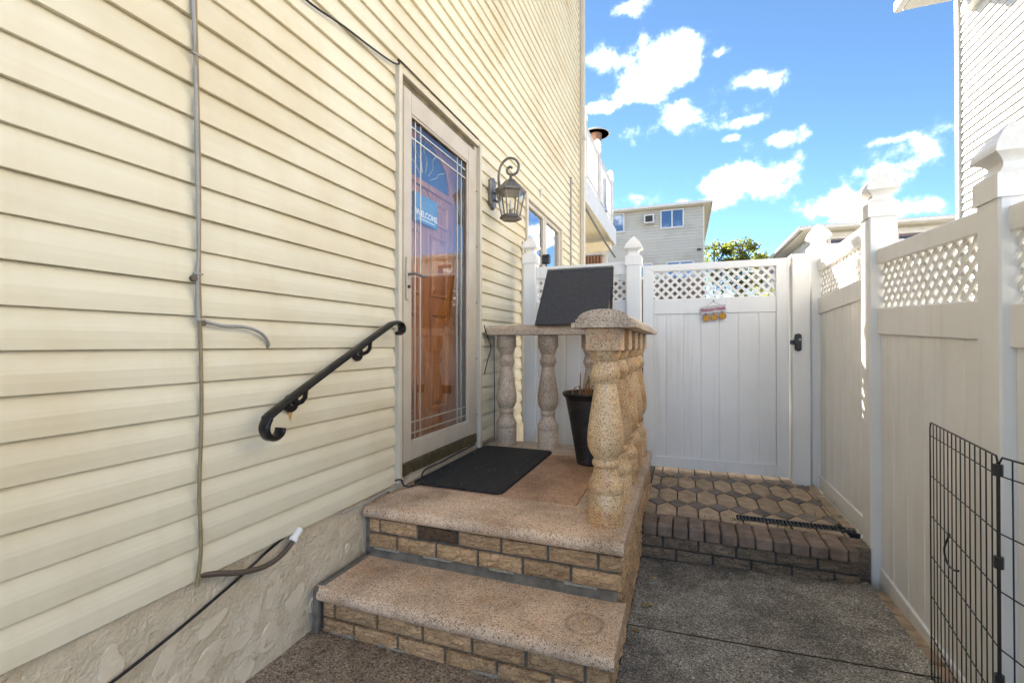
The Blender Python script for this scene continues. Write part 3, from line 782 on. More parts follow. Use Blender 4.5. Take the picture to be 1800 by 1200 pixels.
B().lathe([(.004, 1.03), (.013, 1.04), (.016, 1.06), (.008, 1.095), (.002, 1.11)], cx, cy, 10).obj('bulb', 'white_pl', t, 60)

# ------------------------------------------------------------------ door sign
t = thing('door_sign', 'blue painted welcome plaque hanging on the wooden door', 'sign', (-1.487, 2.47, .72))
B().box(-1.492, -1.478, 2.335, 2.605, .735, .905, .003).obj('plaque', 'sign_blue', t)
rot = (R(90), 0, R(90))
text('lettering', 'WELCOME', .052, 'sign_white', t, (-1.4775, 2.47, .787), rot, 1.0, .0014)
B().box(-1.478, -1.4768, 2.375, 2.565, .752, .758).obj('underline', 'sign_white', t)
pale = simple('pale_blue_paint', (.28, .45, .62), None, 5, .7); MT['pale'] = pale
rr = random.Random(5)
for z, y0, y1 in ((.868, 2.36, 2.58), (.830, 2.40, 2.54)):
    y = y0
    while y < y1:
        w = rr.uniform(.008, .016)
        B().tube([(-1.4775, y, z - .013), (-1.4775, y + w * .6, z + .013)], .0018, 4).obj('scuffed_lettering', 'pale', t)
        y += w + .007
B().tube([(-1.483, 2.375, .905), (-1.483, 2.455, .965), (-1.483, 2.53, .905)], .002, 5).obj('string', 'wire', t)
tag(B().box(-1.47, -1.468, 2.185, 2.215, 1.0, 1.25).obj('pink_ribbon', 'pink'), 'strip of pink ribbon behind the storm door glass', 'ribbon')

# ------------------------------------------------------------------ the stoop
stoop = thing('stoop', 'two step stoop of tan bricks with granite treads', 'stoop', (-.8, 2.4, -1.19))
XR = -.226
def bull(y0, y1, z0, z1, r, inner=.0):
    m = (z0 + z1) / 2
    return [(y0 + r + r * math.cos(R(a)), (z1 - r) + r * math.sin(R(a))) for a in (90, 112, 135, 158, 180)] + \
           [(y0 + r + r * math.cos(R(a)), (z0 + r) + r * math.sin(R(a))) for a in (180, 202, 225, 248, 270)] + [(y1, z0), (y1, z1)]
B().prism(bull(1.472, 1.80, -1.042, -.985, .027), 'x', -1.405, -.206).obj('tread', 'tread', stoop, 40)
B().prism(bull(1.782, 2.135, -.812, -.757, .027), 'x', -1.405, -.212).obj('landing_edge', 'tread', stoop, 40)
B().box(-1.40, -.478, 2.138, 2.64, -.812, -.7585, .002).obj('landing_tile', 'red_granite', stoop)
B().box(-1.40, -.478, 2.643, 3.09, -.812, -.7588, .002).obj('landing_tile', 'red_granite', stoop)
B().box(-.474, -.212, 2.138, 3.42, -.812, -.757, .003).obj('landing_edge', 'granite_grey', stoop)
B().box(-1.40, -.478, 3.094, 3.42, -.812, -.757, .003).obj('landing_edge', 'granite_grey', stoop)
core = B().box(-1.42, XR - .011, 1.517, 1.84, -1.2, -1.0435).box(-1.42, XR - .0115, 1.8235, 3.40, -1.2, -.8135)
core.box(-1.42, XR - .004, 1.50, 1.84, -1.2, -1.172)
core.obj('mortar_core', 'mortar', stoop)
def rough_brick(L, h, seed, nx=9, nz=4, amp=.011):
    rr = random.Random(seed); vs = []; fs = []
    for j in range(nz + 1):
        for i in range(nx + 1):
            x, z = -L / 2 + L * i / nx, h * j / nz
            e = 0 if i in (0, nx) or j in (0, nz) else 1
            vs.append((x + (rr.uniform(-.003, .003) * e), -.003 * e - rr.uniform(0, amp) * e - (rr.uniform(0, .0015)), z + rr.uniform(-.002, .002) * e))
    fs = [(j * (nx + 1) + i, j * (nx + 1) + i + 1, (j + 1) * (nx + 1) + i + 1, (j + 1) * (nx + 1) + i) for j in range(nz) for i in range(nx)]
    k = len(vs)
    bd = [i for i in range(nx + 1)] + [j * (nx + 1) + nx for j in range(1, nz + 1)] + [nz * (nx + 1) + i for i in range(nx - 1, -1, -1)] + [j * (nx + 1) for j in range(nz - 1, 0, -1)]
    for i in bd: vs.append((vs[i][0], .04, vs[i][2]))
    for a in range(len(bd)):
        c = (a + 1) % len(bd)
        fs.append((bd[a], k + a, k + c, bd[c]))
    return vs, fs
_bc = {}
def rbrick(L, h, kind, var):
    key = (round(L, 3), round(h, 3), kind, var)
    if key not in _bc:
        vs, fs = rough_brick(L, h, hash(key[:2]) % 997 + var * 31, max(2, int(L / .022)), 4)
        _bc[key] = mesh('brick', vs, fs, kind)
    return _bc[key]
rb = random.Random(21)
def course(parent, a0, a1, z, h, first, kind, along='x', face=0, special=None, L0=.192, J=.012):
    a = a0; L = first; k = 0
    while a < a1 - .02:
        e = min(a + L, a1)
        if e - a > .02:
            kd = special[1] if special and special[0] == k else kind
            m_ = rbrick(e - a, h, kd, rb.randint(0, 3))
            mid = (a + e) / 2
            jit = rb.uniform(-.0015, .0015)
            if along == 'x': link('brick', m_, (mid, face + jit, z), parent)
            else: link('brick', m_, (face + jit, mid, z), parent, R(90))
        a = e + J; L = L0; k += 1
course(stoop, -1.39, XR, -.876, .056, .05, 'brick', 'x', 1.812, (2, 'brick_dark'))
course(stoop, -1.39, XR, -.951, .062, .145, 'brick', 'x', 1.812)
course(stoop, -1.38, XR, -1.104, .056, .05, 'brick', 'x', 1.505)
course(stoop, -1.38, XR, -1.170, .054, .145, 'brick', 'x', 1.505)
for i, z in enumerate((-.876, -.945)):
    course(stoop, 1.815, 3.40, z, .056, .19 - .09 * i, 'brick', 'y', XR)
for i, z in enumerate((-1.013, -1.082, -1.150)):
    course(stoop, 1.815 if i == 0 else 1.51, 3.40, z, .056, .19 - .09 * (i % 2), 'brick', 'y', XR)
B().box(-.2355, XR - .001, 1.51, 3.4, -1.2, -1.158).obj('plinth', 'mortar', stoop)
# mortar fillets where the steps meet the wall and the risers
for a in ((-1.412, -1.376, 1.50, 1.80, -.995, -.978), (-1.412, -1.385, 1.47, 1.50, -1.17, -.985)):
    B().box(*a, .008).obj('mortar_fillet', 'mortar', stoop)
B().prism([(1.822, -.950), (1.822, -.9846), (1.792, -.9846), (1.803, -.972)], 'x', -1.38, -.24).obj('mortar_fillet', 'mortar', stoop)
B().lathe([(.008, -.985), (.008, -.979), (.004, -.977)], -.33, 1.62, 10).obj('bolt_stub', 'rust', stoop)

MT['efflo'] = simple('pale_mortar_smear', (.34, .31, .255), (.22, .195, .155), 60, .95, bstr=.5, bscale=120)
rr = random.Random(77)
for (x0_, x1_, yf, zf) in ((-1.36, -.30, 1.8115, -.9525), (-1.34, -.30, 1.5045, -1.1625)):
    x = x0_
    while x < x1_:
        l = rr.uniform(.05, .16); n = 8
        up_ = [(x + l * i / n, zf + rr.uniform(.002, .009)) for i in range(n + 1)]
        B().prism([(x, zf - .004)] + up_ + [(x + l, zf - .004)], 'y', yf - .0065, yf + .01).obj('mortar_smear', 'efflo', stoop)
        x += l + rr.uniform(.03, .22)
# ------------------------------------------------------------------ balustrade
bal = thing('stone_balustrade', 'tan granite balustrade with turned balusters around the landing', 'balustrade', (-.6, 2.7, -.757))
zb, zt = -.757, .068
BP = [(.0765, 0), (.0765, .126), (.073, .132), (.0765, .142), (.0775, .160), (.073, .178), (.060, .192), (.0505, .222), (.049, .236), (.0535, .242), (.0575, .252), (.0565, .262), (.050, .270), (.0505, .276),
      (.064, .295), (.0745, .322), (.0775, .350), (.076, .385), (.069, .44), (.060, .50), (.052, .55), (.0465, .585), (.046, .592), (.052, .598), (.0525, .606), (.061, .622), (.0625, .634), (.057, .655), (.0495, .678), (.0485, .684), (.054, .690), (.0565, .702), (.063, .715), (.065, .728), (.065, .730)]
nb = 28
pm = B(); rings = [[(r * math.cos(2 * math.pi * i / nb), r * math.sin(2 * math.pi * i / nb), z) for i in range(nb)] for r, z in BP]
pm.loft(rings)
bmesh_ = mesh('baluster', pm.v, pm.f, 'granite', 42)
blk = B().box(-.0715, .0715, -.0715, .0715, .7302, .826, .003)
blk_m = mesh('block', blk.v, blk.f, 'granite')
bmesh_g = bmesh_.copy(); bmesh_g.materials[0] = MT['granite_grey']
cyl = B().lathe([(.072, .7302), (.074, .735), (.074, .8255)], 0, 0, 24)
cyl_m = mesh('block', cyl.v, cyl.f, 'granite_grey', 40)
def baluster(x, y, grey):
    o = link('baluster', bmesh_g if grey else bmesh_, (x, y, zb), bal)
    k = link('block', cyl_m if grey else blk_m, (x, y, zb), o)
    return o
for y in (1.985, 2.30, 2.62, 2.94, 3.265): baluster(-.312, y, False)
for x in (-1.262, -.935, -.61): baluster(x, 3.275, True)
def railsec(half):
    p = [(-half, .069), (half, .069), (half, .088), (half - .018, .090), (half - .018, .103)]
    w = half - .026
    for i in range(15):
        a = math.pi * i / 14; p.append((w * math.cos(a), .1035 + .041 * math.sin(a)))
    return p + [(-half + .018, .103), (-half + .018, .090), (-half, .088)]
B().prism([(-.305 + x, z) for x, z in railsec(.130)], 'y', 1.872, 3.40).obj('coping', 'granite_grey', bal, 35)
B().prism([(3.275 + x, z + .0015) for x, z in railsec(.125)], 'x', -1.39, -.433).obj('coping', 'granite_grey', bal, 35)

# ------------------------------------------------------------------ A-frame
t = thing('roof_cover', 'black felt covered A frame standing on the stone rail', 'cover', (-.72, 3.3, .14))
x0, x1 = -1.0, -.49
def slant(ya, za, yb, zb_, th, xa, xb, name, mat, par):
    d = Vector((yb - ya, zb_ - za)).normalized(); nn = Vector((-d.y, d.x)) * th
    B().prism([(ya, za), (yb, zb_), (yb + nn.x, zb_ + nn.y), (ya + nn.x, za + nn.y)], 'x', xa, xb).obj(name, mat, par)
slant(3.165, .135, 3.50, .575, .012, x0, x1, 'felt_panel', 'felt', t)
slant(3.182, .135, 3.512, .566, -.012, x0 + .006, x1 - .006, 'plywood_panel', 'plywood', t)
slant(3.40, .135, 3.505, .575, -.014, x0, x1, 'felt_panel', 'felt', t)
B().box(x0 - .002, x1 + .002, 3.485, 3.525, .574, .590, .004).obj('ridge_strip', 'grey_metal', t)
slant(3.372, .137, 3.485, .545, -.012, x0 + .02, x1 - .02, 'plywood_panel', 'plywood', t)

# ------------------------------------------------------------------ mat, planter
pts = []
for cx_, cy_, a0 in ((-.90, 3.10, 0), (-1.345, 3.10, 90), (-1.345, 2.20, 180), (-.90, 2.195, 270)):
    pts += arc(cx_, cy_, .04, a0, a0 + 90, 5)
t = tag(B().loft([[(x, y, -.7575) for x, y in pts], [(x, y, -.748) for x, y in pts], [((x + 1.12) * .985 - 1.12, (y - 2.65) * .992 + 2.65, -.745) for x, y in pts]]).obj('doormat', 'rubber'),
        'black rubber doormat with rounded corners in front of the storm door', 'doormat')
rr = random.Random(9)
def specks(name, n, fx, size, mat='lint'):
    b = B()
    for i in range(n):
        x, y, z = fx(rr); s_ = rr.uniform(.4, 1.0) * size; a = rr.uniform(0, 6.28); l = rr.uniform(1, 2.6)
        c, s2 = math.cos(a) * s_, math.sin(a) * s_
        b.add([(x - c * l - s2 * .5, y - s2 * l + c * .5, z), (x + c * l - s2 * .4, y + s2 * l + c * .4, z + .001), (x + c * l + s2 * .5, y + s2 * l - c * .5, z + .0015), (x - c * l + s2 * .5, y - s2 * l - c * .5, z + .0005)], [(0, 1, 2, 3)])
    return b
lb = specks('lint', 70, lambda r: (r.uniform(-1.36, -.9), r.uniform(2.2, 3.08), -.744), .0022)
o = stuff(lb.obj('lint', 'lint')); tag(o, 'tiny white lint specks scattered on the black doormat', 'lint')

t = thing('planter', 'tall black woven planter with dry stems behind the stone baluster', 'planter', (-.56, 2.93, -.757))
px_, py_ = -.56, 2.93
prof = [(.07, -.757), (.082, -.755)]
n = 40
for i in range(n):
    f0 = i / n; z = -.75 + .41 * f0; r = .084 + .070 * f0 ** 1.1
    prof += [(r - .0018, z), (r + .0018, z + .0035), (r + .0018, z + .0070)]
prof += [(.160, -.335), (.173, -.322), (.176, -.310), (.170, -.302), (.160, -.306), (.152, -.34)]
B().lathe(prof, px_, py_, 36).obj('pot', 'planter', t, 50)
B().lathe([(.153, -.345), (.151, -.337), (.05, -.332), (.002, -.330)], px_, py_, 20).obj('soil', 'soil', t, 60)
rr = random.Random(4)
for i in range(11):
    a, r0 = rr.uniform(0, 6.28), rr.uniform(.0, .11)
    x, y = px_ + r0 * math.cos(a), py_ + r0 * math.sin(a); h = rr.uniform(.05, .17)
    B().tube(smoothpath([(x, y, -.34), (x + rr.uniform(-.012, .012), y + rr.uniform(-.01, .01), -.33 + h * .5), (x + rr.uniform(-.03, .03), y + rr.uniform(-.02, .02), -.33 + h)], 3), [.006] * 3 + [.004] * 3 + [.002], 5).obj('stem', 'stem', t)
for i in range(5):
    x, y, z = px_ - .0 + rr.uniform(-.03, .03), py_ - .03, -.24 + rr.uniform(-.03, .03); a = rr.uniform(0, 6.28)
    dx, dz = math.cos(a) * .05, abs(math.sin(a)) * .025
    B().add([(x, y, z), (x + dx * .5, y + .008, z + dz + .006), (x + dx, y, z + dz), (x + dx * .5, y - .008, z + dz - .004)], [(0, 1, 2, 3)]).obj('leaf', 'leafgreen', t)

# ------------------------------------------------------------------ paver terrace
ter = struct(link('paved_terrace', None, (.3, 3.2, -1.19)))
B().box(-.23, .79, 2.69, 2.9, -1.25, -1.0125).box(-.23, .859, 2.858, 9.0, -1.25, -1.012).obj('bedding', 'joint', ter)
hx = B(); A_, Bb, Cc = .0585, .083, .158
g = .0035
hp_ = [(A_ - g, -Bb + g * .3), (A_ - g, Bb - g * .3), (0, Cc - g), (-A_ + g, Bb - g * .3), (-A_ + g, -Bb + g * .3), (0, -Cc + g)]
def stone(poly, zt_, ch=.004, dep=.03):
    cxx = sum(p[0] for p in poly) / len(poly); cyy = sum(p[1] for p in poly) / len(poly)
    def sc(k): return [(cxx + (p[0] - cxx) * k, cyy + (p[1] - cyy) * k) for p in poly]
    b = B(); b.loft([[(p[0], p[1], zt_ - dep) for p in poly], [(p[0], p[1], zt_ - ch) for p in poly], [(p[0], p[1], zt_) for p in sc(.93)]])
    return b
TZ = -.985
hb_ = stone(hp_, 0); hex_me = mesh('hex_paver', hb_.v, hb_.f, 'hex')
dp_ = [(A_ - g, 0), (0, Cc - Bb - g), (-A_ + g, 0), (0, -(Cc - Bb) + g)]
db_ = stone(dp_, 0); dia_me = mesh('diamond_paver', db_.v, db_.f, 'diamond')
rr = random.Random(8)
def clip_rect(poly, x0, x1, y0, y1):
    for a in ((1, 0, x1), (-1, 0, -x0), (0, 1, y1), (0, -1, -y0)):
        poly = clip(poly, *a)
        if len(poly) < 3: return []
    return poly
DR = (.285, .862, 2.885, 2.965)          # trench drain
X0, X1, Y0, Y1 = -.215, .80, 2.832, 5.4
for j in range(9):
    for i in range(-3, 9):
        for kind in (0, 1):
            cx_ = .02 + i * 2 * A_ + (A_ if kind else 0); cy_ = 2.90 + j * 2 * Cc + (Cc if kind else 0)
            poly = [(p[0] + cx_, p[1] + cy_) for p in (dp_ if kind else hp_)]
            cp = clip_rect(poly, X0, X1, Y0, Y1)
            if len(cp) < 3: continue
            # keep clear of the drain channel
            pieces = [cp]
            if max(p[1] for p in cp) > DR[2] and min(p[1] for p in cp) < DR[3] and max(p[0] for p in cp) > DR[0]:
                pieces = [clip(cp, 0, 1, DR[2] - .002), clip(cp, 0, -1, -DR[3] - .002)]
                lf = clip(clip(clip(cp, 1, 0, DR[0] - .002), 0, 1, DR[3] + .002), 0, -1, -DR[2] + .002)
                pieces.append(lf)
            nm, mt_ = ('diamond_paver', 'diamond') if kind else ('hex_paver', 'hex')
            zz = TZ + rr.uniform(-.002, .002)
            if len(pieces) == 1 and len(cp) == len(poly) and all(abs(a[0] - b_[0]) < 1e-6 and abs(a[1] - b_[1]) < 1e-6 for a, b_ in zip(cp, poly)):
                o = link(nm, dia_me if kind else hex_me, (cx_, cy_, zz), ter)
                o.rotation_euler = (rr.uniform(-.012, .012), rr.uniform(-.012, .012), 0)
            else:
                for pc in pieces:
                    if len(pc) < 3: continue
                    ar = abs(sum(pc[k][0] * pc[(k + 1) % len(pc)][1] - pc[(k + 1) % len(pc)][0] * pc[k][1] for k in range(len(pc)))) / 2
                    if ar < .0006: continue
                    sb = stone(pc, zz); sb.obj(nm, mt_, ter)
B().box(.787, .8585, 2.735, 2.857, -1.25, -1.0).obj('bedding', 'brick_old', ter)
# border rows: soldier course on the curb, stretcher along the fence
w_ = 1.010 / 12.6
for k in range(13):
    x = -.218 + k * w_
    if k == 12: w_ *= .6
    B().box(x + .003, x + w_ - .003, 2.640 + rr.uniform(-.003, .003), 2.826, -1.046 + rr.uniform(-.001, .001), TZ + rr.uniform(-.003, .002), .007).obj('edge_brick', 'edge', ter)
for k in range(20):
    y = 2.84 + k * .105
    B().box(.806, .862, y + (.14 if k == 0 else 0) + .002, y + .102, -1.03, TZ + rr.uniform(-.003, .001), .005).obj('edge_brick', 'hex', ter)
cb = link('curb_wall', None, (.3, 2.65, -1.19), ter)
B().box(-.222, .786, 2.668, 2.70, -1.22, -1.048).obj('curb_mortar', 'mortar_dark', ter)
def course2(z, first):
    a = -.215; L = first
    while a < .77:
        e = min(a + L, .79)
        if e - a > .02: link('brick', rbrick(e - a, .055, 'brick_old', rb.randint(0, 3)), ((a + e) / 2, 2.660 + rb.uniform(-.001, .001), z), ter)
        a = e + .012; L = .17
course2(-1.106, .10); course2(-1.172, .17)
bpy.data.objects.remove(cb)
t = thing('trench_drain', 'narrow black slotted trench drain set in the hexagonal pavers', 'drain', (.57, 2.925, -1.01))
B().box(DR[0] + .001, DR[1], DR[2] + .001, DR[3] - .001, -1.0118, -1.006).obj('channel', 'dark', t)
for a in ((DR[0] + .001, DR[1], DR[2] + .001, DR[2] + .010), (DR[0] + .001, DR[1], DR[3] - .010, DR[3] - .001)):
    B().box(*a, -1.006, TZ + .001).obj('side_rail', 'blackp', t)
for k in range(31):
    x = DR[0] + .006 + k * .0184
    B().box(x, x + .009, DR[2] + .0105, DR[3] - .0105, -1.004, TZ, 0).obj('slat', 'blackp', t)
mb = B(); rr = random.Random(14)
for (mx, my, n) in ((-.10, 3.63, 26), (.03, 3.60, 18), (.30, 2.86, 22), (.52, 2.855, 30), (.64, 2.85, 18), (.76, 3.1, 16), (.15, 2.83, 16), (.79, 2.98, 16), (.05, 3.2, 10), (.80, 3.4, 18)):
    for i in range(n):
        x, y = mx + rr.gauss(0, .025), my + rr.gauss(0, .02); a = rr.uniform(0, 6.28); l = rr.uniform(.008, .02)
        mb.add([(x - .003, y, TZ - .006), (x + .003, y, TZ - .006), (x + math.cos(a) * l * .7, y + math.sin(a) * l * .7, TZ - .002 + l * .7)], [(0, 1, 2)])
tag(stuff(mb.obj('weeds', 'moss')), 'small green weeds sprouting in the paver joints', 'weeds')

# ------------------------------------------------------------------ vinyl fence
def cap(par, cx, cy, z, hw):
    b = B(); p = [(hw + .006, z - .035), (hw + .006, z + .035), (hw + .001, z + .040), (hw - .012, z + .050), (hw - .020, z + .064), (hw - .020, z + .074), (hw - .010, z + .088), (hw + .010, z + .100), (hw + .010, z + .106)]
    R0 = hw + .010
    for i in range(1, 9):
        q = i / 8; p.append((R0 * (1 - q ** 1.5) * .98 + .002, z + .106 + .100 * q))
    b.square(p, cx, cy).obj('post_cap', 'vinyl', par, 30)
def post(par, x0, x1, y0, y1, z0, z1, c=True):
    o = B().box(x0, x1, y0, y1, z0, z1, .006).obj('post', 'vinyl', par)
    if c: cap(o, (x0 + x1) / 2, (y0 + y1) / 2, z1 + .03, (x1 - x0) / 2)
    return o
def lattice(par, u0, u1, v0, v1, mk, pitch=.047, w=.0195):
    """diagonal strips in the rectangle; mk(poly2d, layer) makes the strip"""
    r2 = math.sqrt(2)
    for layer, s_ in ((0, 1), (1, -1)):
        # lines u*1 + s*v*1 = c  (unit normal (1,s)/sqrt2)
        cs = [u0 + s_ * v0, u1 + s_ * v0, u0 + s_ * v1, u1 + s_ * v1]
        c = min(cs) / r2 + pitch * .5
        while c < max(cs) / r2:
            poly = [(u0, v0), (u1, v0), (u1, v1), (u0, v1)]
            poly = clip(poly, 1 / r2, s_ / r2, c + w / 2)
            if len(poly) >= 3: poly = clip(poly, -1 / r2, -s_ / r2, -(c - w / 2))
            if len(poly) >= 3: mk(poly, layer)
            c += pitch
fence = thing('vinyl_fence', 'white vinyl privacy fence with lattice top running along the driveway', 'fence', (.92, 2.8, -1.2))
posts = [(.870, .985, 1.765, 1.880, -1.25, .437), (.860, .975, 2.740, 2.855, -1.25, .631), (.850, .965, 3.795, 3.910, -1.05, .628)]
for a in posts: post(fence, *a)
post(fence, .875, .99, -.2, -.085, -1.25, .36)
XC = .918
def section(y0, y1, zt1, zt2, zl2, zm1, zm2, zb1, zb2, sl, par, slb=None):
    """rails sheared with slope sl (dz per dy from y1)"""
    slb = sl if slb is None else slb
    def sh(z, y, s=sl): return z + (y - y1) * s
    def rail(z0, z1, xa, xb, s=sl, nm='rail'):
        b = B(); c = .004
        ring = lambda y: [(xa, y, sh(z0, y, s) + c), (xa + c, y, sh(z0, y, s)), (xb, y, sh(z0, y, s)), (xb, y, sh(z1, y, s)), (xa + c, y, sh(z1, y, s)), (xa, y, sh(z1, y, s) - c)]
        b.loft([ring(y0 - .0), ring(y1 + .0)]).obj(nm, 'vinyl', par)
    rail(zt2, zt1, XC - .026, XC + .026)
    rail(zm2, zm1, XC - .026, XC + .026)
    rail(zb2, zb1, XC - .024, XC + .024, slb)
    def mk(poly, layer):
        x0 = XC - .006 + layer * .0061
        b = B(); n = len(poly)
        vs = [(x0, p[0], sh(p[1], p[0])) for p in poly] + [(x0 + .006, p[0], sh(p[1], p[0])) for p in poly]
        b.add(vs, [tuple(range(n)), tuple(range(2 * n - 1, n - 1, -1))] + [(i, (i + 1) % n, n + (i + 1) % n, n + i) for i in range(n)])
        b.obj('lattice_slat', 'vinyl', par)
    lattice(par, y0, y1, zm1, zt2, mk)
    n = max(1, round((y1 - y0) / .15)); w = (y1 - y0) / n
    for k in range(n):
        a, e = y0 + k * w + .0002, y0 + (k + 1) * w - .0002
        ring = [(XC - .011, a + .004), (XC - .014, a + .007), (XC - .014, e - .007), (XC - .011, e - .004), (XC - .011, e), (XC + .014, e), (XC + .014, a), (XC - .011, a)]
        vb = B(); vb.loft([[(p, q, sh(zb1, q, slb)) for p, q in ring], [(p, q, sh(zm2, q)) for p, q in ring]]).obj('plank', 'vinyl', par)
section(1.880, 2.740, .466, .392, .18, .178, .050, -1.084, -1.20, .043, fence, .085)
section(2.855, 3.795, .600, .512, .33, .325, .212, -.918, -1.02, -.035, fence, .0)
section(-.085, 1.765, .405, .33, .12, .12, -.01, -1.17, -1.3, .043, fence, .05)
# latch post beside the gate
lp = B().box(.722, .835, 3.75, 3.862, -1.02, .622, .006).obj('latch_post', 'vinyl', fence)
B().box(.716, .841, 3.744, 3.868, .600, .640, .006).obj('flat_cap', 'vinyl', lp)

bf = thing('fence_panel', 'short white vinyl fence panel between the house and the gate', 'fence', (-.8, 3.8, -1.0))
post(bf, -1.292, -1.180, 3.75, 3.862, -1.03, .700)
post(bf, -.428, -.314, 3.75, 3.862, -1.03, .633)
def frontpanel(par, x0, x1, zt1, zt2, zm1, zm2, zb1, zb2, yc, edges):
    B().box(x0, x1, yc - .024, yc + .024, zt2, zt1, .004).obj('rail', 'vinyl', par)
    B().box(x0, x1, yc - .024, yc + .024, zm2, zm1, .004).obj('rail', 'vinyl', par)
    B().box(x0, x1, yc - .024, yc + .024, zb2, zb1, .004).obj('rail', 'vinyl', par)
    def mk(poly, layer):
        y0 = yc - .006 + layer * .0061
        B().prism(poly, 'y', y0, y0 + .006).obj('lattice_slat', 'vinyl', par)
    lattice(par, x0, x1, zm1, zt2, mk)
    for a, e in zip(edges[:-1], edges[1:]):
        a += .0002; e -= .0002
        ring = [(a + .004, yc - .011), (a + .007, yc - .014), (e - .007, yc - .014), (e - .004, yc - .011), (e, yc - .011), (e, yc + .014), (a, yc + .014), (a, yc - .011)]
        B().prism(ring, 'z', zb1, zm2).obj('plank', 'vinyl', par)
frontpanel(bf, -1.180, -.428, .662, .560, .36, .25, -.86, -.96, 3.806, [-1.18 + .1253 * i for i in range(7)])
st_ = B().box(-.83, -.47, 3.768, 3.781, -.45, -.375, .003).obj('strap_hinge', 'blackp', bf)
tag(B().box(-1.13, -1.06, 3.76, 3.80, .684, .765, .008).box(-1.10, -1.09, 3.775, 3.785, .664, .684).obj('security_camera', 'blackp'), 'small black security camera on top of the short fence panel', 'camera')

gate = thing('gate', 'white vinyl gate with lattice window and vertical boards', 'gate', (.2, 3.8, -.955))
gx0, gx1, gzb, gzt, fw_ = -.298, .708, -.950, .620, .080
yc = 3.80
def mitre(poly): B().prism(poly, 'y', yc - .026, yc + .026).obj('frame_bar', 'vinyl', gate)
q = .0012
mitre([(gx0, gzt), (gx0 + fw_ - q, gzt - fw_ * .62 - q), (gx0 + fw_ - q, gzb + fw_ + q), (gx0, gzb + q)])
mitre([(gx1, gzt), (gx1 - fw_ + q, gzt - fw_ * .62 - q), (gx1 - fw_ + q, gzb + fw_ + q), (gx1, gzb + q)])
mitre([(gx0 + q, gzt), (gx1 - q, gzt), (gx1 - fw_, gzt - fw_ * .62), (gx0 + fw_, gzt - fw_ * .62)])
mitre([(gx0 + q, gzb), (gx1 - q, gzb), (gx1 - fw_, gzb + fw_), (gx0 + fw_, gzb + fw_)])
B().box(gx0 + fw_, gx1 - fw_, yc - .022, yc + .022, .235, .352, .003).obj('middle_rail', 'vinyl', gate)
def mkg(poly, layer):
    y0 = yc - .006 + layer * .0061
    B().prism(poly, 'y', y0, y0 + .006).obj('lattice_slat', 'vinyl', gate)
lattice(gate, gx0 + fw_, gx1 - fw_, .352, gzt - fw_ * .62, mkg)
ed_ = [gx0 + fw_, -.13, -.003, .122, .25, .38, .515, gx1 - fw_]
for a, e in zip(ed_[:-1], ed_[1:]):
    a += .0002; e -= .0002
    ring = [(a + .004, yc - .011), (a + .007, yc - .014), (e - .007, yc - .014), (e - .004, yc - .011), (e, yc - .011), (e, yc + .014), (a, yc + .014), (a, yc - .011)]
    B().prism(ring, 'z', gzb + fw_, .235).obj('plank', 'vinyl', gate)
lt = B().box(.735, .775, 3.715, 3.750, -.045, .075, .010).obj('gate_latch', 'blackp')
tag(lt, 'black plastic gate latch on the post beside the gate', 'latch')
B().box(.728, .768, 3.705, 3.716, .0, .05, .004).obj('latch_lever', 'blackp', lt)
B().box(.755, .766, 3.702, 3.706, .028, .040, .001).obj('lock_button', 'steel', lt)
B().box(.706, .735, 3.73, 3.742, .0, .03, .002).obj('striker', 'blackp', lt)

t = thing('gate_sign', 'small Welcome Friends sign with three ochre discs hanging on the gate', 'sign', (.21, 3.77, .16))
def rotp(x, z, a=R(6.5), cx=.21, cz=.262): return (cx + (x) * math.cos(a) - z * math.sin(a), cz + x * math.sin(a) + z * math.cos(a))
pl = [rotp(*p) for p in ((-.088, -.026), (.088, -.026), (.088, .028), (-.088, .028))]
B().prism(pl, 'y', 3.757, 3.766).obj('plaque', 'sign_board', t)
o = text('lettering', 'Welcome Friends', .036, 'sign_red', t, (rotp(0, .001)[0], 3.7555, rotp(0, .001)[1]), (R(90), R(-6.5), 0), .64, .0004)
hk = (.212, 3.764, .331)
B().tube([(hk[0], 3.778, hk[2]), (hk[0], 3.758, hk[2]), (hk[0], 3.757, hk[2] - .012)], .004, 6).obj('hook', 'grey_metal', t)
B().tube([(*rotp(-.05, .028)[:1], 3.761, rotp(-.05, .028)[1]), (hk[0], 3.760, hk[2] - .008), (rotp(.05, .028)[0], 3.761, rotp(.05, .028)[1])], .0015, 4).obj('string', 'grey_metal', t)
for dx in (-.056, .0, .058):
    x, z = rotp(dx, -.058)
    dsk = B().loft([[(x + .026 * math.cos(2 * math.pi * i / 18), y_, z + .026 * math.sin(2 * math.pi * i / 18)) for i in range(18)] for y_ in (3.766, 3.759)]).obj('disc', 'disc_rim', t)
    B().loft([[(x + .0205 * math.cos(2 * math.pi * i / 18), y_, z + .0205 * math.sin(2 * math.pi * i / 18)) for i in range(18)] for y_ in (3.7592, 3.7575)]).obj('disc_face', 'disc', dsk)
    a, c = rotp(dx, -.022), rotp(dx, -.034)
    B().tube([(a[0], 3.757, a[1]), (c[0], 3.757, c[1])], .004, 5).obj('ribbon', 'wire', t)

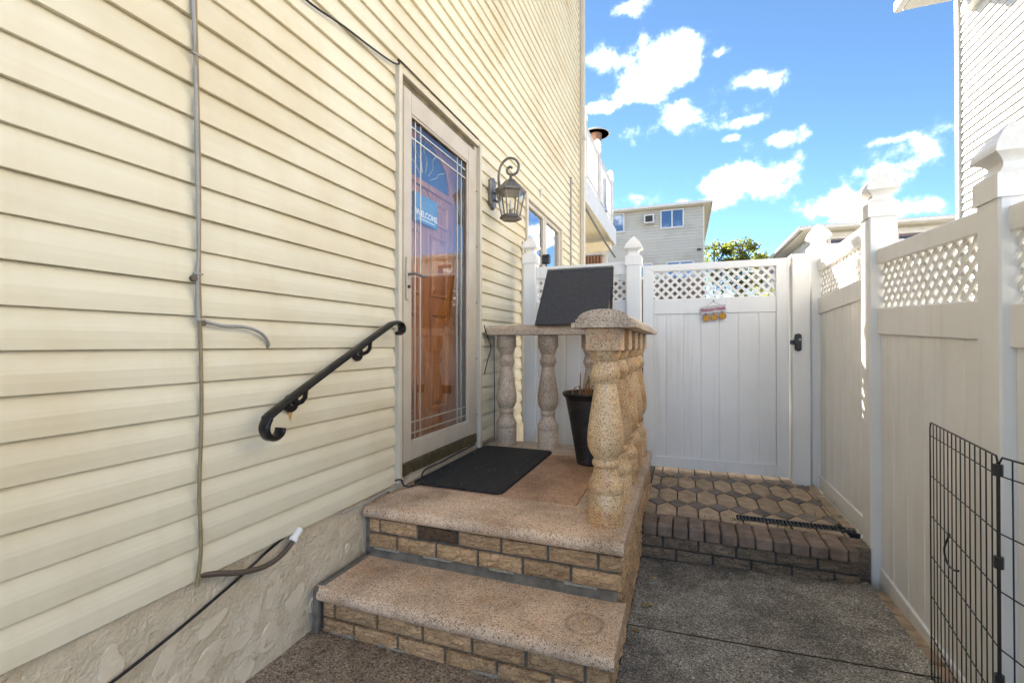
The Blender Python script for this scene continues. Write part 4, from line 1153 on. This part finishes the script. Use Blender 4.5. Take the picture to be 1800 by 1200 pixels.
# ------------------------------------------------------------------ wire pen
pen = thing('wire_pen', 'black wire exercise pen panels leaning beside the white fence', 'pen', (.74, 1.7, -1.18))
def wpanel(p0, p1, nb, zt_, zb_, hinge):
    p0, p1 = Vector(p0), Vector(p1); d = p1 - p0
    def at(u, z, b=0): q = p0 + d * u; return (q.x, q.y, z)
    fr = B().tube([at(.004, zb_), at(0, zt_ - .02), at(.02, zt_), at(.98, zt_), at(1, zt_ - .02), at(1, zb_), at(.004, zb_)], .0024, 6).obj('panel_frame', 'wire', pen)
    for k in range(1, nb):
        u = k / nb; bow = .006 * math.sin(k * 1.7)
        B().tube([at(u, zb_), at(u + bow * .6, zb_ * .6 + zt_ * .4), at(u, zt_)], .0017, 5).obj('wire_bar', 'wire', fr)
    zz = zt_ - .045
    for s_ in (.045, .14, .14, .14, .14, .14, .14):
        if s_ == .045: z = zz
        else: zz -= s_ - .003; z = zz
        B().tube([at(0, z), at(1, z)], .0018, 5).obj('wire_bar', 'wire', fr)
    return fr
P0, P1, P2 = (.797, 1.995), (.705, 1.440), (.80, .86)
f1 = wpanel(P0, P1, 15, -.268, -1.165, 0)
f2 = wpanel(P1, P2, 15, -.268, -1.165, 0)
B().tube([(P1[0], P1[1], -1.17), (P1[0], P1[1], -.28)], .004, 6).obj('hinge_rod', 'wire', pen)
for z in (-.30, -.52, -.80, -1.08): B().tube([(P1[0], P1[1], z - .014), (P1[0], P1[1], z + .014)], .009, 8).obj('hinge_clip', 'blackp', pen)
B().tube(smoothpath([(.778, 1.84, -.60), (.765, 1.80, -.585), (.765, 1.83, -.64), (.76, 1.80, -.672), (.75, 1.74, -.668), (.752, 1.72, -.66)]), .003, 5).obj('hook_clip', 'wire', pen)

# ------------------------------------------------------------------ leaves and litter on the driveway
def leaf(x, y, s_, a, mat='dryleaf', lab='', curl=.4):
    z = drive_z(x, y) + .003
    pts = []
    for k in range(7):
        t_ = k / 6; w = math.sin(math.pi * t_ ** .8) * .38
        zz = curl * s_ * (t_ - .5) ** 2
        pts.append((t_ - .5, w, zz))
    vs = []; fs = []
    for (u, w, zz) in pts:
        for k_ in (-1, 0, 1):
            X, Yv = u * s_, w * k_ * s_
            vs.append((x + X * math.cos(a) - Yv * math.sin(a), y + X * math.sin(a) + Yv * math.cos(a), z + zz + abs(k_) * .12 * s_ * w))
    for i in range(6):
        for k_ in range(2): fs.append((i * 3 + k_, i * 3 + k_ + 1, (i + 1) * 3 + k_ + 1, (i + 1) * 3 + k_))
    return tag(B().add(vs, fs).obj('fallen_leaf', mat, None, 60), lab, 'leaf', 'fallen leaves on the driveway')
for (x, y, s_, a, lab) in ((-.165, 2.17, .042, .6, 'larger of two pale fallen leaves lying together beside the stoop'), (-.142, 2.187, .03, 2.2, 'smaller of two pale fallen leaves lying together beside the stoop'),
                      (-.185, 1.97, .036, .2, 'pale fallen leaf lying at the driveway crack beside the stoop'), (-.18, 2.06, .025, 1.0, 'small orange fallen leaf between the driveway crack and the paired leaves'),
                      (-.14, 2.44, .03, .1, 'curled brown fallen leaf on the driveway near the brick curb'), (-.175, 2.60, .03, 1.9, 'yellow fallen leaf in the corner of stoop and brick curb')):
    leaf(x, y, s_, a, 'dryleaf', lab)
rr = random.Random(31)
def fx(r):
    x, y = r.uniform(-.2, .8), r.uniform(1.3, 2.63)
    return (x, y, drive_z(x, y) + .002)
tag(stuff(specks('litter', 110, fx, .0035).obj('litter', 'lint')), 'pale grit and paper flecks scattered over the driveway', 'litter')

# ------------------------------------------------------------------ balcony behind the house
bc = thing('balcony', 'white raised balcony with picket railing behind the cream house', 'balcony', (-3, 8.4, -1.2))
BX0, BX1, BY0, BY1 = -5.0, -1.40, 6.66, 10.42
B().box(BX0, BX1 - .03, BY0, BY1 - .03, 2.42, 2.58).obj('deck', 'trim_white', bc)
for k in range(24):
    x = BX0 + .05 + k * .147
    B().box(x, x + .143, BY0, BY1 - .04, 2.395, 2.415, .003).obj('soffit_board', 'trim', bc)
B().box(BX1 - .03, BX1, BY0, BY1, 2.20, 2.56, .004).obj('fascia', 'trim_white', bc)
B().box(BX0, BX1 - .031, BY1 - .03, BY1, 2.20, 2.56, .004).obj('fascia', 'trim_white', bc)
B().box(BX0, BX1 - .06, BY1 - .42, BY1 - .22, 2.02, 2.22, .004).obj('beam', 'trim', bc)
B().box(BX1 - .30, BX1 - .14, BY1 - .41, BY1 - .25, -1.2, 2.02, .004).obj('column', 'trim_white', bc)
B().box(BX1 - .07, BX1 - .01, BY0 + .33, BY1 - .5, 3.36, 3.43, .006).obj('top_rail', 'trim_white', bc)
B().box(BX1 - .07, BX1 - .01, BY0 + .33, BY1 - .5, 2.62, 2.68, .006).obj('bottom_rail', 'trim_white', bc)
for y in (BY0 + .32, 8.25, 9.82):
    o = B().box(BX1 - .10, BX1 + .01, y, y + .11, 2.56, 3.50, .006).obj('post', 'trim_white', bc)
    cap(o, BX1 - .045, y + .055, 3.50, .055)
me_p = None
for k in range(24):
    y = BY0 + .45 + k * .122
    if abs(y - 8.30) < .09: continue
    if me_p is None:
        bb = B().box(-.02, .02, -.028, .028, 0, .68, .003); me_p = mesh('picket', bb.v, bb.f, 'trim_white')
    link('picket', me_p, (BX1 - .04, y, 2.68), bc)
B().tube([(-1.42, 6.9, 2.12), (-1.40, 9.0, 1.95), (-1.36, 9.95, 1.86)], .02, 8).obj('awning_arm', 'grey_metal', bc)
t = thing('curtain', 'brown outdoor curtain hanging under the balcony', 'curtain', (-1.75, 9.9, 1.2))
n = 36; ring0 = []
for i in range(n + 1):
    x = -2.05 + .42 * i / n; ring0.append((x, 9.93 + .03 * math.sin(i * 1.05)))
poly = ring0 + [(x, y + .008) for x, y in reversed(ring0)]
B().prism(poly, 'z', -.6, 1.93).obj('cloth', 'curtain', t, 50)
B().tube([(-2.9, 9.93, 1.90), (-1.6, 9.93, 1.90)], .012, 8).obj('rod', 'grey_metal', t)
t = thing('patio_heater', 'steel mushroom patio heater standing on the balcony', 'heater', (-1.60, 9.0, 2.58))
hx_, hy_ = -1.60, 9.0
B().lathe([(.23, 2.58), (.23, 2.66), (.20, 2.70), (.20, 3.20), (.03, 3.24)], hx_, hy_, 20).obj('base', 'steel', t, 40)
B().lathe([(.032, 3.22), (.032, 3.80)], hx_, hy_, 14).obj('pole', 'steel', t, 60)
B().lathe([(.05, 3.78), (.10, 3.80), (.11, 3.86), (.10, 3.90)], hx_, hy_, 20).obj('burner_cup', 'steel', t, 40)
B().lathe([(.10, 3.90), (.125, 4.11)], hx_, hy_, 20).obj('burner', 'burner', t, 60)
B().lathe([(.27, 4.10), (.265, 4.11), (.19, 4.165), (.08, 4.19), (.02, 4.195), (.02, 4.185), (.08, 4.175), (.18, 4.145), (.255, 4.10)], hx_, hy_, 32).obj('reflector', 'steel', t, 50)

# ------------------------------------------------------------------ neighbours
def clap(par, mat, axis, face, a0, a1, z0, z1, exp, n0=1.0, thick=.02):
    """clapboards on a flat far wall; face is x (axis y) or y (axis x)"""
    k = 0
    while z0 + k * exp < z1 - .01:
        za = z0 + k * exp; zb_ = min(za + exp, z1)
        if axis == 'y': poly = [(face + n0 * p, z) for p, z in ((0, za), (thick, za), (.002, zb_), (0, zb_))]
        else: poly = [(face - p, z) for p, z in ((0, za), (thick, za), (.002, zb_), (0, zb_))]
        b = B().prism(poly, axis, a0, a1)
        b.obj('siding_board', mat, par); k += 1
def fwin(par, x0, x1, z0, z1, y, panes=2, frame='trim_white', blind=False, fr=.07):
    w = B().box(x0, x1, y - .02, y + .02, z0, z1).obj('window', 'blind' if blind else 'glass_far', par)
    for a in ((x0 - fr, x0, z0 - fr, z1 + fr), (x1, x1 + fr, z0 - fr, z1 + fr)): B().box(a[0], a[1], y - .06, y + .02, a[2], a[3]).obj('frame', frame, w)
    for a in ((z0 - fr, z0), (z1, z1 + fr)): B().box(x0 + .001, x1 - .001, y - .058, y + .02, *a).obj('frame', frame, w)
    if panes == 2: B().box((x0 + x1) / 2 - .03, (x0 + x1) / 2 + .03, y - .055, y + .02, z0 + .001, z1 - .001).obj('mullion', frame, w)
    B().box(x0 + .001, x1 - .001, y - .028, y - .022, z0 + .001, z1 - .001).obj('pane', 'glass_win', w)
    return w
# grey house behind the gate
fh = thing('house', 'distant grey sided house with two upper windows and an air conditioner', 'house', (-4, 28, -1.2))
B().box(-9, .985, 25.03, 34, -1.25, 7.05).obj('wall', 'siding_grey', fh)
fwall = link('front_cladding', None, (-4, 25, -1.2), fh)
clap(fwall, 'siding_grey', 'x', 25.03, -9, .985, 2.2, 6.95, .1545, 1, .04)
B().box(.93, 1.0, 24.99, 25.10, -1.2, 7.0).obj('corner_trim', 'trim', fh)
rf = B().add([(-9.4, 24.6, 7.12), (1.35, 24.6, 7.12), (1.35, 34.4, 7.12), (-9.4, 34.4, 7.12), (-5, 29.5, 8.2), (-1.5, 29.5, 8.2)], [(0, 1, 5, 4), (1, 2, 5), (2, 3, 4, 5), (3, 0, 4), (0, 3, 2, 1)]).obj('roof', 'shingle', fh)
B().box(-9.35, 1.30, 24.65, 34.35, 6.96, 7.115).obj('soffit', 'trim', fh)
B().box(-9.42, 1.37, 24.52, 24.64, 6.98, 7.118, .02).obj('gutter', 'trim_white', fh)
B().box(1.31, 1.40, 24.6, 34.4, 6.98, 7.118, .02).obj('gutter', 'trim_white', fh)
fwin(fh, -1.04, -.02, 6.02, 6.86, 24.99)
fwin(fh, -4.1, -2.98, 6.02, 6.90, 24.99, 1, blind=True)
fwin(fh, -2.2, -1.55, 3.3, 4.15, 24.99, 1)
fwin(fh, -.75, .45, 3.3, 4.18, 24.99, 2)
ac = B().box(-1.88, -1.40, 24.55, 25.0, 6.22, 6.66, .01).obj('air_conditioner', 'ac', fh)
B().box(-1.82, -1.46, 24.535, 24.55, 6.28, 6.60).obj('grille', 'dark', ac)
B().box(.65, .85, 24.8, 25.0, 4.72, 4.80).obj('floodlight', 'blackp', fh)
# white house to the right, further back
rh = thing('house', 'distant white sided house with brown hip roof beyond the lattice fence', 'house', (9, 20, -1.2))
RX, RY = 3.75, 16.45
B().box(RX, 16, RY, 26, -1.25, 3.45).obj('wall', 'siding_white', rh)
c1 = link('front_cladding', None, (9, RY, -1.2), rh); c2 = link('side_cladding', None, (RX, 20, -1.2), rh)
clap(c1, 'siding_white', 'x', RY, RX + .04, 12, .6, 3.38, .16)
clap(c2, 'siding_white', 'y', RX, RY + .04, 26, .6, 3.38, .16, -1)
B().box(RX - .03, RX + .05, RY - .03, RY + .05, -1.2, 3.4).obj('corner_trim', 'trim_white', rh)
B().add([(3.3, 15.95, 3.53), (16.5, 15.95, 3.53), (16.5, 26.5, 3.53), (3.3, 26.5, 3.53), (8.5, 21.2, 4.45), (11.5, 21.2, 4.45)], [(0, 1, 5, 4), (1, 2, 5), (2, 3, 4, 5), (3, 0, 4), (0, 3, 2, 1)]).obj('roof', 'shingle', rh)
B().box(3.36, 16.4, 16.0, 26.4, 3.38, 3.525).obj('soffit', 'trim', rh)
B().box(3.24, 16.5, 15.86, 15.99, 3.40, 3.53, .03).obj('gutter', 'trim_white', rh)
B().box(3.24, 3.35, 16.0, 26.5, 3.40, 3.53, .03).obj('gutter', 'trim_white', rh)
fwin(rh, 4.18, 4.75, 2.2, 3.18, RY - .02, 1); fwin(rh, 4.86, 5.4, 2.2, 3.18, RY - .02, 1)
fwin(rh, 5.85, 6.45, 2.3, 3.2, RY - .02, 1); fwin(rh, 7.5, 8.7, 2.2, 3.2, RY - .02, 2); fwin(rh, 9.6, 10.8, 2.2, 3.2, RY - .02, 2)
# neighbour on the right
nh = thing('house', 'tall sunlit white clapboard house rising beyond the driveway fence', 'house', (6, 4, -1.2))
NX, NY = 3.42, 7.80
B().box(NX + .02, 11, -2.0, NY - .02, -1.25, 4.9).obj('wall', 'siding_white', nh)
nc = link('side_cladding', None, (NX, 3, -1.2), nh)
clap(nc, 'siding_white', 'y', NX + .02, -2.0, NY - .09, -1.1, 4.62, .1016, -1, .024)
B().box(NX - .022, NX + .07, NY - .09, NY, -1.2, 4.66, .006).obj('corner_trim', 'trim_white', nh)
for k in range(26):
    y = NY + .05 - (k + 1) * .38
    B().box(2.86, NX - .022, y, y + .376, 4.62, 4.64, .002).obj('soffit_panel', 'trim_white', nh)
B().box(2.76, 2.855, -2.2, NY + .06, 4.60, 4.76, .02).obj('gutter', 'trim_white', nh)
B().add([(2.80, -2.2, 4.74), (2.80, NY + .10, 4.74), (7.2, NY + .10, 6.6), (7.2, -2.2, 6.6), (11.6, -2.2, 4.74), (11.6, NY + .10, 4.74)], [(0, 1, 2, 3), (3, 2, 5, 4), (1, 5, 2), (0, 3, 4), (0, 4, 5, 1)]).obj('roof', 'shingle', nh)
wb = B().box(NX - .10, NX + .02, 6.55, 7.46, 4.20, 4.25, .004).obj('window', 'trim_white', nh)
B().box(NX - .03, NX - .005, 6.6, 7.42, 4.25, 4.62).obj('pane', 'glass_far', wb)
for y in (6.56, 7.40): B().box(NX - .05, NX - .004, y, y + .05, 4.251, 4.63).obj('frame', 'trim_white', wb)

wf = thing('wooden_fence', 'dark brown board fence far behind the gate lattice', 'fence', (-1.8, 18, -1.2))
MT['brownwood'] = simple('weathered_brown_boards', (.10, .065, .045), (.055, .038, .03), 3, .9, vec=(4, 4, .6), rnd=.35)
for k in range(28):
    x = -3.2 + k * .142
    B().box(x, x + .135, 18, 18.03, -1.2, 2.45 + .02 * (k % 3), .004).obj('plank', 'brownwood', wf)
for z in (.2, 1.9): B().box(-3.2, .77, 18.031, 18.08, z, z + .1).obj('rail', 'brownwood', wf)
# ------------------------------------------------------------------ trees
def tree(x, y, z0, h, r, label, seed, n, leafsize=.15, squash=1.15):
    rr = random.Random(seed)
    t = thing('tree', label, 'tree', (x, y, z0), 'trees behind the far houses')
    tr = B(); top = z0 + h
    tr.tube(smoothpath([(x, y, z0), (x + .1, y, z0 + h * .3), (x - .05, y + .1, z0 + h * .6), (x, y, top - r * .4)]), [.17 - .006 * i for i in range(19)], 8)
    for k in range(9):
        a = rr.uniform(0, 6.28); zb_ = top - r * squash * rr.uniform(.5, 2.0); l = r * rr.uniform(.6, 1.0)
        tr.tube([(x, y, zb_), (x + math.cos(a) * l * .5, y + math.sin(a) * l * .5, zb_ + l * .35), (x + math.cos(a) * l, y + math.sin(a) * l, zb_ + l * .55)], [.06, .035, .012], 6)
    tr.obj('trunk', 'bark', t)
    cz = top - r * squash
    cl = []
    for k in range(46):
        while True:
            p = Vector((rr.uniform(-1, 1), rr.uniform(-1, 1), rr.uniform(-1, 1)))
            if .35 < p.length < 1: break
        cone = 1.0 - .35 * max(0, p.z)
        cl.append((x + p.x * r * cone, y + p.y * r * cone, cz + p.z * r * squash, rr.uniform(.16, .34) * r))
    vs = []; fs = []
    for i in range(n):
        c = rr.choice(cl)
        q = Vector((rr.gauss(0, .5), rr.gauss(0, .5), rr.gauss(0, .42))) * c[3]
        p = Vector(c[:3]) + q
        d1 = Vector((rr.uniform(-1, 1), rr.uniform(-1, 1), rr.uniform(-.6, .6))).normalized() * leafsize * rr.uniform(.5, 1.1)
        d2 = d1.cross(Vector((rr.uniform(-1, 1), rr.uniform(-1, 1), rr.uniform(-1, 1)))).normalized() * leafsize * .32
        k = len(vs); vs += [p - d1 * .5, p + d2, p + d1 * .5, p - d2]; fs.append((k, k + 1, k + 2, k + 3))
    b = B(); b.add(vs, fs)
    stuff(b.obj('crown', 'foliage', t))
tree(3.25, 30.5, GR, 7.5, 1.55, 'yellow green tree rising above the gate between the far houses', 1, 5200, .20)
tree(5.0, 34.0, GR, 7.1, 1.3, 'small tree half hidden behind the eave of the white house', 2, 2200, .20)
tree(2.1, 36.0, GR, 8.9, 1.5, 'tree poking out past the corner of the grey house', 3, 2000, .2)
tree(3.0, 14.5, GR, 3.4, 1.5, 'low green shrub tree seen through the gate lattice', 4, 4000, .13)
bpy.context.view_layer.update()
